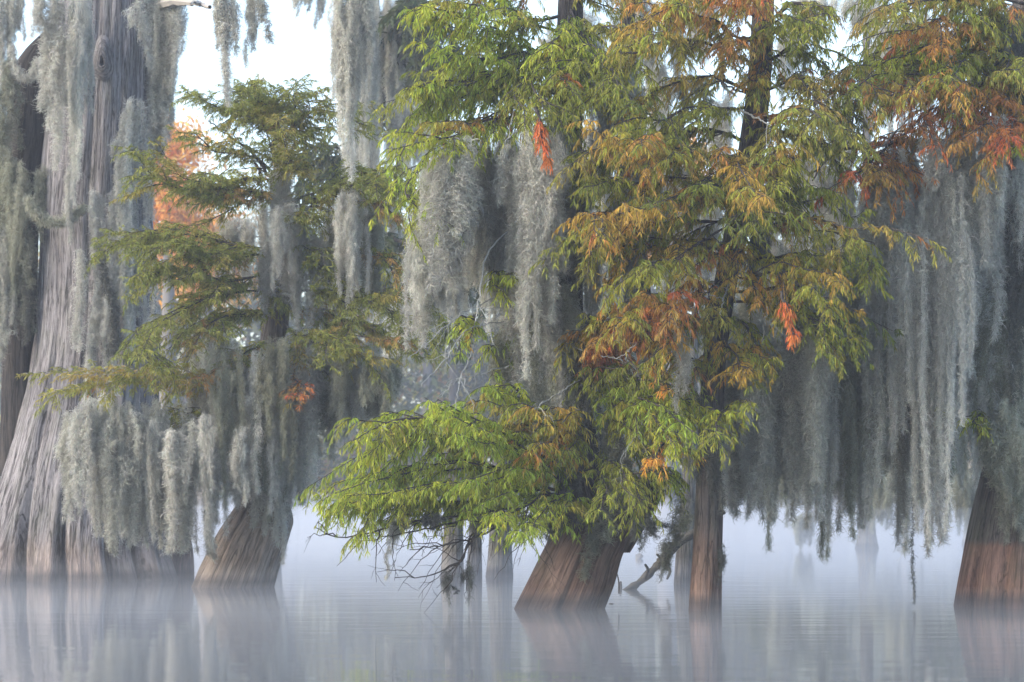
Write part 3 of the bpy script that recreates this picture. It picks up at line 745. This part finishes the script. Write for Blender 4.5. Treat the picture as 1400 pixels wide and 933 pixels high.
# --- far treeline
def far_tree(x, ytop, D, tone, seed, lab, grp=None):
    g = np.random.default_rng(seed)
    base = at(x, HY, D) * [1, 1, 0]; H = CAMH - (ytop - HY) / F * D
    t = empty('distant_tree', base, lab, 'tree', grp)
    G = Geo(); G.tube(np.array([[0, 0, -0.3], [0.05, 0, H * .3], [0.1, 0, H * .6], [0, 0, H * .97]]), [0.45, 0.25, 0.18, 0.03], 8, (0.16, 0.15, 0.14)); G.build('trunk', M['wood'], t, smooth=True)
    n = 1500; Wd = H * (0.3 if tone != 'amber' else 0.10)
    if tone == 'amber': n = 2600
    cl = []
    for k in range(46):
        h = g.uniform(0.12 if tone != 'amber' else 0.75, 1.0) * H; rr = Wd * (1.15 - 0.85 * (h / H) ** 2) * g.uniform(0.2, 1.0); a = g.uniform(0, 6.283)
        cl.append([rr * np.cos(a), rr * np.sin(a), h])
    cl = np.array(cl)[g.integers(0, 46, n * 2)] + g.normal(0, 1, (n * 2, 3)) * [0.62, 0.62, 0.3]
    d = norm(g.normal(0, 1, (n * 2, 3)) + [0, 0, -0.5]); l = g.uniform(0.25, 0.6, (n * 2, 1)) * (0.5 if tone == 'amber' else 1)
    Pth = np.stack([cl, cl + d * l * .5, cl + d * l], 1)
    pal = PAL[tone]; c = np.array([p[0] for p in pal])[g.integers(0, len(pal), n * 2)] * g.uniform(0.7, 1.3, (n * 2, 1))
    G = Geo(); G.ribbons(Pth, np.array([[0.1, 0.2, 0.04]]) * (0.5 if tone == 'amber' else 1) * np.ones((n * 2, 1)), norm(g.normal(0, 1, (n * 2, 3))), c)
    G.build('crown', M['leaf'], t)
    return t
protos = [far_tree(-300, 300, 125, 'dark', 91, 'fog-veiled tree in the far treeline across the water', 'trees of the far treeline'),
          far_tree(-180, 330, 130, 'dull', 92, 'fog-veiled tree in the far treeline across the water', 'trees of the far treeline'),
          far_tree(-60, 280, 122, 'dark', 93, 'fog-veiled tree in the far treeline across the water', 'trees of the far treeline')]
far_tree(226, 178, 84, 'amber', 94, 'distant tree, copper sunlight in its leaf colour, behind the edge of the huge silver-barked trunk', None)
far_tree(282, 292, 86, 'amber', 95, 'low distant tree, copper sunlight in its leaf colour, under the layered dull boughs', None)
far_tree(912, 205, 90, 'amber', 96, 'distant tree, copper sunlight in its leaf colour, glimpsed through the rust sprays', None)
def dup(root, loc, rz, sc):
    r = root.copy(); link(r); r.location = loc; r.rotation_euler = (0, 0, rz); r.scale = sc
    for ch in list(root.children):
        c = ch.copy(); link(c); c.parent = r
    return r
xs = list(range(20, 1500, 62))
for k, x in enumerate(xs):
    D = R.uniform(118, 150); p = protos[k % 3]
    top = 330 + R.uniform(-45, 40) + (35 if 230 < x < 480 else 0)
    H = CAMH - (top - HY) / F * D; Hp = {0: CAMH + 390 / F * 125, 1: CAMH + 360 / F * 130, 2: CAMH + 410 / F * 122}[k % 3]
    dup(p, Vector(at(x + R.uniform(-20, 20), HY, D) * [1, 1, 0]), R.uniform(0, 6.28), (H / Hp * R.uniform(.9, 1.3),) * 2 + (H / Hp,))
for k in range(14):
    D = R.uniform(155, 180); x = -100 + k * 120 + R.uniform(-30, 30)
    dup(protos[k % 3], Vector(at(x, HY, D) * [1, 1, 0]), R.uniform(0, 6.28), (1.3, 1.3, R.uniform(0.85, 1.0)))

# ================================================================== SPANISH MOSS
H_ = {
 'a_top':   'on the front of the huge silver-barked trunk',
 'a_left':  'over the dead stem beside the huge silver trunk',
 'a_right': 'from the pale broken limb on the huge trunk',
 'sky':     'against the bright sky between the two left cypresses',
 'b_low':   'under the lowest limb of the layered leaning cypress',
 'b_mid':   'round the upper stem of the layered leaning cypress',
 'b_body':  'around the middle of the layered leaning cypress',
 'b_right': 'on the stout-cypress side of the layered cypress',
 'c_upper': 'below the upper lime sprays of the stout cypress',
 'c_back':  'in the back row below the upper lime sprays',
 'c_stem':  'clothing the upper stem of the stout cypress',
 'c_side':  'on the side stem behind the rust sprays',
 'c_under': 'trailing below the low lime skirt above the water',
 'd_stem':  'on the slim upright cypress',
 'd_back':  'in the shade behind the slim cypress sprays',
 'wide_l':  'in the first third of the wide curtain',
 'wide_m':  'in the middle third of the wide curtain',
 'wide_r':  'in the last third of the wide curtain',
 'wide_bl': 'in the olive back layer behind the curtain start',
 'wide_br': 'in the olive back layer behind the curtain end',
 'wide_c':  'in the upper tier above the wide curtain',
 'e_stem':  'on the tide-marked trunk',
 'far_m':   'on the hazy cypress in the gap',
 'far_g':   'on the ghostly cypress far out',
 'far_p':   'on the pale hazy cypress behind the rust sprays',
}
# huge trunk
for px, y0, y1, w, d in [(56, -20, 60, .14, 1.3), (70, -20, 150, .2, 1.3), (86, -20, 230, .2, 1.4), (96, -20, 280, .12, 1.4), (110, -20, 180, .24, 1.3), (118, -20, 150, .12, 1.2), (104, -20, 245, .1, 1.35), (182, -20, 90, .1, 1.0), (165, 190, 420, .1, .95), (128, 250, 380, .14, 1.0), (150, 320, 540, .05, 1.0), (112, 300, 480, .1, 1.1), (92, 220, 330, .12, 1.1), (178, 130, 400, .3, .85), (160, 260, 520, .3, .9), (185, 300, 480, .3, .8), (135, 380, 560, .15, 1.05)]:
    beard('a_top', px, y0, y1, DA - d, w)
for px, y0, y1, w, m in [(-2, -20, 130, .24, 'moss'), (14, -20, 105, .24, 'moss'), (30, -20, 55, .1, 'moss'), (-2, 110, 320, .2, 'moss_olive'), (14, 200, 440, .28, 'moss_olive'), (32, 240, 440, .22, 'moss_olive'), (-4, 260, 470, .24, 'moss'), (24, 210, 330, .14, 'moss'), (8, 420, 520, .05, 'moss'), (40, 340, 470, .16, 'moss_dark'), (60, 220, 330, .16, 'moss_olive'), (10, 70, 210, .2, 'moss_olive'), (22, 210, 400, .3, 'moss_olive'), (34, 300, 450, .2, 'moss_olive'), (4, 300, 455, .3, 'moss')]:
    beard('a_left', px, y0, y1, DA - 0.4, w, m)
for px, y0, y1, w in [(200, -20, 170, .2), (212, -20, 230, .24), (222, -20, 200, .24), (232, -20, 150, .28), (240, -10, 110, .16), (208, 120, 300, .16), (216, 150, 240, .12), (228, 60, 190, .16)]:
    beard('a_right', px, y0, y1, DA - 0.3, w, 'moss')
for px, y0, y1, w, d in [(294, -30, 65, .12, 29), (305, -30, 140, .16, 29), (318, -20, 60, .1, 29), (346, -20, 90, .12, 29), (353, -30, 60, .1, 29), (410, -30, 22, .12, 36), (436, -30, 38, .14, 36), (425, -30, 15, .12, 36), (470, -30, 190, .24, 28), (486, -30, 175, .24, 28), (478, -30, 245, .14, 28), (498, -30, 110, .14, 28), (463, -30, 130, .12, 28)]:
    beard('sky', px, y0, y1, d, w)
# layered leaning cypress
curtain('b_low', [(92, 552), (150, 548), (250, 550), (340, 570)], [(92, 720), (120, 705), (150, 755), (190, 745), (240, 755), (275, 780), (300, 685), (340, 695)], DB - 0.7, 28, (.12, .42), lo=0.88)
curtain('b_body', [(270, 455), (340, 480), (400, 480)], [(270, 660), (330, 700), (400, 720)], DB - 0.35, 14, (.2, .5), ('moss', 'moss_olive'))
for px, y0, y1, w in [(385, 180, 350, .22), (378, 220, 380, .18), (392, 250, 420, .22), (372, 330, 430, .2), (400, 320, 470, .24), (430, 300, 440, .2), (360, 320, 420, .16), (415, 270, 400, .14)]:
    beard('b_mid', px, y0, y1, DB - 0.35, w)
curtain('b_mid', [(290, 300), (350, 275), (440, 290)], [(290, 400), (350, 420), (440, 430)], DB - 0.2, 8, (.1, .3))
curtain('b_right', [(405, 470), (470, 470), (535, 470)], [(405, 740), (430, 650), (470, 600), (535, 575)], DB - 0.25, 13, (.2, .5), ('moss', 'moss_olive', 'moss'))
curtain('b_right', [(445, 262), (520, 265)], [(445, 450), (500, 440), (520, 420)], DB - 0.1, 9, (.2, .5), ('moss', 'moss_olive'))
for px, y1 in [(376, 730), (388, 745), (397, 770), (366, 690), (350, 720)]:
    beard('b_body', px, 520, y1, DB - 0.5, .14)
# stout cypress
curtain('c_upper', [(568, 330), (600, 220), (650, 180), (760, 170)], [(568, 430), (582, 480), (600, 410), (650, 450), (700, 470), (750, 540), (760, 480)], DC - 0.3, 28, (.12, .45))
curtain('c_back', [(600, 230), (640, 190), (760, 180)], [(600, 390), (760, 400)], DC + 0.4, 10, (.3, .5), ('moss', 'moss_olive'))
for px, y0, y1, w, m in [(735, 380, 560, .28, 'moss_olive'), (760, 400, 600, .28, 'moss'), (780, 380, 560, .28, 'moss_olive'), (748, 480, 640, .28, 'moss_olive'), (775, 500, 680, .28, 'moss_olive'), (715, 400, 540, .24, 'moss'), (800, 420, 600, .24, 'moss_dark'), (790, 200, 420, .24, 'moss_olive'), (770, 160, 380, .28, 'moss'), (752, 230, 500, .18, 'moss'), (700, 360, 560, .2, 'moss'), (690, 440, 590, .18, 'moss_olive'), (830, 560, 700, .2, 'moss_olive'), (826, 690, 790, .07, 'moss_olive'), (850, 600, 720, .2, 'moss_olive'), (790, 560, 690, .24, 'moss_dark')]:
    beard('c_stem', px, y0, y1, DC - 0.25 if y0 < 600 else DC - 0.42, w, m)
for px, y0, y1, w in [(812, 40, 220, .2), (830, 60, 290, .24), (850, 30, 270, .26), (866, 60, 330, .24), (880, 120, 320, .2), (840, 240, 420, .26), (862, 260, 460, .26), (895, 240, 400, .2), (820, 320, 470, .2), (900, 400, 560, .22), (925, 450, 560, .14), (880, 470, 640, .2), (930, 470, 580, .14), (905, 560, 660, .14)]:
    beard('c_side', px, y0, y1, DC + 0.2, w)
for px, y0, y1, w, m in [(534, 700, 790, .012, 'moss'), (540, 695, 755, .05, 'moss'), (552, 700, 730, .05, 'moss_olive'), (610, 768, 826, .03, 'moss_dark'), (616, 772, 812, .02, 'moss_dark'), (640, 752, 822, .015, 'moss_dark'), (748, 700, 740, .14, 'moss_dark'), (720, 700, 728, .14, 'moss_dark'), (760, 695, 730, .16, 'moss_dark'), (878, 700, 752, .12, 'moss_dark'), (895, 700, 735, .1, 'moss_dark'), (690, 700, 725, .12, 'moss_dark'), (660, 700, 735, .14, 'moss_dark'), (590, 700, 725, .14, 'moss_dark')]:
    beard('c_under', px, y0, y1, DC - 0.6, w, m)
# slim cypress
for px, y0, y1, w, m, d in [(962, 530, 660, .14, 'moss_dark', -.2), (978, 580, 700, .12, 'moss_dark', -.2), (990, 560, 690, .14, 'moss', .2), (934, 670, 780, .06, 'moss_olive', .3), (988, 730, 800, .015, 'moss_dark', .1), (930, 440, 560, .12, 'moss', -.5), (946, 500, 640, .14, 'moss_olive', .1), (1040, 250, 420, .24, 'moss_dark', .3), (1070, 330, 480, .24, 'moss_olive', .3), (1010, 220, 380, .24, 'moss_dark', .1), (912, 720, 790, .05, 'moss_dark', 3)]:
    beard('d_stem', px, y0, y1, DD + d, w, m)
for px, y0, y1, w in [(790, 0, 160, .4), (815, 180, 400, .4), (900, 60, 260, .3), (925, 200, 420, .45), (960, 240, 470, .45), (985, 120, 300, .3), (1075, 200, 420, .45), (1105, 180, 420, .45), (1140, 220, 460, .45), (1085, 20, 140, .3), (1150, 120, 330, .35), (1215, 0, 200, .4), (1260, 10, 220, .45), (1300, 0, 200, .45), (1345, 20, 220, .45), (870, -20, 110, .4), (925, -20, 130, .3), (965, -20, 90, .3), (1180, -20, 60, .4), (1110, -20, 50, .3)]:
    beard('d_back', px, y0, y1, DE + 1.6 + R.uniform(-.4, .4), w, 'moss')
# the wide curtain
curtain('wide_bl', [(990, 400), (1080, 330), (1170, 260)], [(990, 690), (1170, 700)], DE + 1.3, 14, (.3, .5), ('moss_olive', 'moss', 'moss_olive', 'moss_dark'))  # dark beards in the back rows paint the shade between tassels
curtain('wide_br', [(1170, 230), (1260, 220), (1345, 220)], [(1170, 690), (1345, 680)], DE + 1.3, 15, (.3, .5), ('moss_olive', 'moss', 'moss_olive', 'moss_dark'))
curtain('wide_l', [(985, 480), (1060, 440), (1110, 400)], [(985, 690), (1040, 745), (1080, 700), (1110, 740)], DE - 0.2, 16, (.1, .42), ('moss', 'moss', 'moss_olive'))
curtain('wide_m', [(1110, 380), (1180, 300), (1230, 240)], [(1110, 750), (1145, 770), (1180, 735), (1230, 720)], DE - 0.3, 16, (.1, .42), ('moss', 'moss', 'moss_olive'))
curtain('wide_r', [(1230, 220), (1300, 200), (1345, 200)], [(1230, 700), (1250, 745), (1285, 745), (1310, 600), (1345, 520)], DE - 0.4, 16, (.1, .42), ('moss',))
curtain('wide_c', [(1170, 225), (1230, 200), (1320, 150), (1400, 160)], [(1170, 340), (1230, 345), (1290, 400), (1400, 420)], DE - 0.5, 14, (.16, .45), ('moss',))
for px, y0, y1 in [(1186, 230, 330), (1200, 228, 345), (1212, 230, 348), (1222, 232, 330)]:
    beard('wide_c', px, y0, y1, DE - 1.1, .2)
beard('wide_r', 1246, 640, 825, DE - 0.4, .012, 'moss_dark')
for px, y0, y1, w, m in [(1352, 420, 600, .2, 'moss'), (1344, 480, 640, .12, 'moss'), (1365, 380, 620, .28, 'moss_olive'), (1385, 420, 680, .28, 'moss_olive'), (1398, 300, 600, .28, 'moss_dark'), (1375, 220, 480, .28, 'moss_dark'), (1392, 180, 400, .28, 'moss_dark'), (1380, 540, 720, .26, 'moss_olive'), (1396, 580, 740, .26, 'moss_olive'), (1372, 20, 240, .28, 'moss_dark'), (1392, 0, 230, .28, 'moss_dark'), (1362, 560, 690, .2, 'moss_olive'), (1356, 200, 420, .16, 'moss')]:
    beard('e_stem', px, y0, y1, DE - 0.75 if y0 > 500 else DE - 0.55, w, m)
for px, y0, y1 in [(492, -20, 200), (505, -20, 330), (520, -20, 260), (500, 200, 420), (515, 220, 430), (535, -10, 120), (548, 130, 260), (560, 10, 110), (585, 130, 230), (488, 150, 330), (525, 240, 400), (560, 130, 300), (575, 340, 470), (600, 330, 440), (545, 400, 520), (620, 360, 480)]:
    beard('far_m', px, y0, y1, D1 - 1 + R.uniform(-1, 1), .5, 'moss')
for px, y0, y1 in [(1100, 700, 750), (1060, 590, 720), (1120, 600, 720), (1150, 560, 720), (1200, 640, 730), (1230, 560, 730), (1270, 580, 730), (1300, 590, 730), (1290, 440, 640), (1240, 400, 620), (1120, 440, 640), (1075, 440, 640), (1320, 640, 730)]:
    beard('far_g', px, y0, y1, D2 - 1 + R.uniform(-2, 2), .6, 'moss_olive')
for px, y0, y1 in [(790, 200, 400), (820, 190, 380), (850, 100, 340), (880, 140, 360), (905, 430, 600), (950, 440, 620), (810, 480, 650), (770, 490, 660), (860, 450, 660), (925, 130, 300), (940, 230, 420), (840, 0, 150), (870, 0, 160)]:
    beard('far_p', px, y0, y1, D3 - 1 + R.uniform(-1, 1), .5, 'moss')

# a garland slung across the huge trunk
gg = np.random.default_rng(77)
def garland(pts, rad, D, label, mat='moss_olive'):
    P = smooth_path([at(x, y, D) for x, y in pts], 20)
    G = moss_geo([(P + gg.normal(0, 0.015, (20, 3)), np.full(20, rad) * gg.uniform(.7, 1.3, 20)) for _ in range(3)], 1000, fil=0.09, g=gg)
    o = G.build('moss_garland', M[mat], loc=P[0]); o['label'] = label; o['category'] = 'moss'; o['group'] = 'moss garlands slung across the huge silver trunk'
garland([(38, 270), (52, 292), (72, 303), (95, 298), (115, 280)], 0.05, DA - 1.0, 'sagging moss garland slung across the huge silver trunk above its bare pale bark')
garland([(14, 60), (26, 98), (40, 106), (48, 96), (52, 80)], 0.03, DA - 0.7, 'small moss loop hanging across the dead stem beside the huge trunk', 'moss')
garland([(130, 330), (150, 400), (160, 460), (150, 480)], 0.03, DA - 1.05, 'moss rope sagging down the shaded side of the huge silver trunk', 'moss_dark')

# beards that other moss hides are left out
HIDDEN = {24, 68, 76, 77, 78, 87, 88, 93, 103, 109, 110, 111, 113, 114, 119, 126, 129, 130, 136, 143, 147, 148, 151, 153, 157, 162, 164, 166, 167, 168, 170, 171, 172, 173, 174, 175, 196, 201, 202, 204, 205, 244, 245, 252, 253, 255, 256, 258, 259, 260, 261, 263, 264, 266, 268, 271, 272, 273, 275, 279, 281, 283, 289, 290, 292, 294, 299, 307, 321, 323, 325, 327, 329, 330, 331, 333, 335, 338, 340, 353, 360, 363, 364, 373, 378, 379, 384, 385, 386, 387, 389, 390, 391, 392, 393, 394, 395, 396, 397, 398, 399, 400, 401}
for k in HIDDEN: bpy.data.objects.remove(BEARDS[k][5])
BEARDS = [b for k, b in enumerate(BEARDS) if k not in HIDDEN]

ORD = 'first second third fourth fifth sixth seventh eighth ninth tenth eleventh twelfth thirteenth fourteenth fifteenth sixteenth seventeenth eighteenth nineteenth twentieth twenty-first twenty-second twenty-third twenty-fourth twenty-fifth twenty-sixth twenty-seventh twenty-eighth twenty-ninth thirtieth thirty-first thirty-second thirty-third thirty-fourth thirty-fifth thirty-sixth'.split()
TONE = {'moss': 'grey', 'moss_olive': 'olive', 'moss_dark': 'dark'}
for h, phrase in H_.items():
    rows = sorted([b for b in BEARDS if b[0] == h], key=lambda b: b[1])
    for k, (_, px, y0, L, mat, o) in enumerate(rows):
        size = 'short' if L < 0.8 else 'long' if L > 1.7 else 'middling'
        o['label'] = f'{size} {TONE[mat]} moss beard, {ORD[k]} from left {phrase}'
        o['category'] = 'moss'; o['group'] = 'moss beards ' + phrase

# ================================================================== WATER, BANK, AIR
m, nt, out = new_mat('still_water'); L = nt.links.new
b = N(nt, 'ShaderNodeBsdfPrincipled', Roughness=0.05, IOR=1.333); b.inputs['Base Color'].default_value = (0.085, 0.09, 0.088, 1)
geo = N(nt, 'ShaderNodeNewGeometry')
def wtex(sx, sy, det):
    mp = N(nt, 'ShaderNodeMapping'); mp.inputs['Scale'].default_value = (sx, sy, 1); L(geo.outputs['Position'], mp.inputs[0])
    n = N(nt, 'ShaderNodeTexNoise', Scale=1.0, Detail=det, Roughness=0.5); L(mp.outputs[0], n.inputs['Vector']); return n.outputs['Fac']
add = N(nt, 'ShaderNodeMath', operation='MULTIPLY_ADD'); L(wtex(0.9, 1.6, 3), add.inputs[0]); add.inputs[1].default_value = 1.0
sm = N(nt, 'ShaderNodeMath', operation='MULTIPLY'); L(wtex(4, 7, 2), sm.inputs[0]); sm.inputs[1].default_value = 0.22; L(sm.outputs[0], add.inputs[2])
bp = N(nt, 'ShaderNodeBump', Strength=1.0, Distance=0.0028); L(add.outputs[0], bp.inputs['Height']); L(bp.outputs[0], b.inputs['Normal'])
L(b.outputs[0], out.inputs['Surface'])
w = mesh_obj('water', [(-170, -25, 0), (170, -25, 0), (170, 270, 0), (-170, 270, 0)], [(0, 1, 2, 3)], m); w['kind'] = 'structure'
m, nt, out = new_mat('swamp_mud'); b = N(nt, 'ShaderNodeBsdfPrincipled', Roughness=0.95); b.inputs['Base Color'].default_value = (0.06, 0.06, 0.045, 1); nt.links.new(b.outputs[0], out.inputs['Surface'])
n = 60; gx = np.linspace(-165, 165, n); gy = np.array([152, 156, 165, 185, 262.0])
X, Y = np.meshgrid(gx, gy); Z = np.repeat(np.array([-0.3, 0.25, 0.6, 1.0, 1.5])[:, None], n, 1) + vnoise(X / 7, Y / 7, 5) * 0.5 * (Y > 153)
i, j = np.meshgrid(np.arange(4), np.arange(n - 1), indexing='ij')
bk = mesh_obj('far_bank_land', np.stack([X, Y, Z], -1), np.stack([i * n + j, i * n + j + 1, (i + 1) * n + j + 1, (i + 1) * n + j], -1), m, smooth=True); bk['kind'] = 'structure'

def air(name, v, density, col, aniso):
    m, nt, out = new_mat(name + '_air')
    pv = N(nt, 'ShaderNodeVolumePrincipled', Density=density, Anisotropy=aniso); pv.inputs['Color'].default_value = (*col, 1)
    nt.links.new(pv.outputs[0], out.inputs['Volume']); m.cycles.volume_sampling = 'DISTANCE'
    o = mesh_obj(name, v, [(0, 3, 2, 1), (4, 5, 6, 7), (0, 1, 5, 4), (1, 2, 6, 5), (2, 3, 7, 6), (3, 0, 4, 7)], m); o['kind'] = 'stuff'
    return o
air('haze', [(-172, -28, -1.2), (172, -28, -1.2), (172, 273, -1.2), (-172, 273, -1.2), (-172, -28, 24), (172, -28, 24), (172, 273, 24), (-172, 273, 24)], 0.0017, (0.88, 0.92, 1.0), 0.2)
# the bank of mist on the water: a closed body with a rolling top, thin at its near edge
nx, ny = 150, 110
gx = np.linspace(-165, 165, nx); gx = np.sign(gx) * (np.abs(gx) / 165) ** 2.2 * 165; gy = 11 + 137 * np.linspace(0, 1, ny) ** 2.2
X, Y = np.meshgrid(gx, gy)
T = 0.19 + np.clip((Y - 26) / 26, 0, 1) * (0.30 + 0.55 * (vnoise(X / 2.6 + 40, Y / 3.5, 9) * 0.6 + vnoise(X / 0.9 + 90, Y / 1.3, 10) * 0.4)) * np.where(Y > 60, 1.3, 1)
top = np.stack([X, Y, T], -1).reshape(-1, 3); bot = np.stack([X, Y, np.full_like(X, -0.6)], -1).reshape(-1, 3)
i, j = np.meshgrid(np.arange(ny - 1), np.arange(nx - 1), indexing='ij'); q = np.stack([i * nx + j, i * nx + j + 1, (i + 1) * nx + j + 1, (i + 1) * nx + j], -1).reshape(-1, 4)
ring_ = np.r_[np.arange(nx), np.arange(1, ny) * nx + nx - 1, (ny - 1) * nx + np.arange(nx - 2, -1, -1), np.arange(ny - 2, 0, -1) * nx]
r2 = np.roll(ring_, -1); k = nx * ny
side = np.stack([ring_ + k, r2 + k, r2, ring_], -1)
m, nt, out = new_mat('mist_air'); pv = N(nt, 'ShaderNodeVolumePrincipled', Density=0.028, Anisotropy=0.2); pv.inputs['Color'].default_value = (0.92, 0.95, 1.0, 1)
nt.links.new(pv.outputs[0], out.inputs['Volume']); m.cycles.volume_sampling = 'DISTANCE'
o = mesh_obj('mist', np.vstack([top, bot]), np.vstack([q, q[:, ::-1] + k, side]), m, smooth=True); o['kind'] = 'stuff'

# ================================================================== LIGHT, CAMERA
wld = bpy.data.worlds.new('World'); scene.world = wld; wld.use_nodes = True
nt = wld.node_tree; nt.nodes.clear()
out = nt.nodes.new('ShaderNodeOutputWorld'); bg = nt.nodes.new('ShaderNodeBackground'); sky = nt.nodes.new('ShaderNodeTexSky')
sky.sky_type = 'NISHITA'; sky.sun_disc = False
EL, AZ = math.radians(34), math.radians(-112)
sky.sun_elevation = EL; sky.sun_rotation = AZ
sky.air_density = 1.0; sky.dust_density = 2.3; sky.ozone_density = 1.0
bg.inputs['Strength'].default_value = 0.15
nt.links.new(sky.outputs[0], bg.inputs['Color']); nt.links.new(bg.outputs[0], out.inputs['Surface'])
sd = Vector((math.sin(AZ) * math.cos(EL), math.cos(AZ) * math.cos(EL), math.sin(EL)))
sl = bpy.data.lights.new('sun', 'SUN'); sl.energy = 0.6; sl.angle = math.radians(18); sl.color = (1.0, 0.94, 0.86)
so = link(bpy.data.objects.new('sun', sl)); so.rotation_euler = sd.to_track_quat('Z', 'Y').to_euler(); so.location = (0, 0, 30)

cd = bpy.data.cameras.new('camera'); cam = link(bpy.data.objects.new('camera', cd))
cam.location = (0, 0, CAMH); cam.rotation_euler = (math.radians(90), 0, 0)
cd.sensor_width = 36; cd.lens = 36 * F / 1400; cd.shift_y = (HY - 466.5) / 1400
cd.clip_start = 0.1; cd.clip_end = 1000
cd.dof.use_dof = True; cd.dof.focus_distance = 26.0; cd.dof.aperture_fstop = 4.0
scene.camera = cam

scene.view_settings.view_transform = 'Standard'; scene.view_settings.look = 'None'
scene.view_settings.exposure = 1.88; scene.view_settings.gamma = 1.0
scene.cycles.use_denoising = True; scene.cycles.use_adaptive_sampling = False; scene.cycles.denoising_prefilter = 'ACCURATE'; scene.cycles.sample_clamp_indirect = 6.0
scene.cycles.max_bounces = 8; scene.cycles.diffuse_bounces = 3; scene.cycles.volume_bounces = 0
scene.cycles.transparent_max_bounces = 8
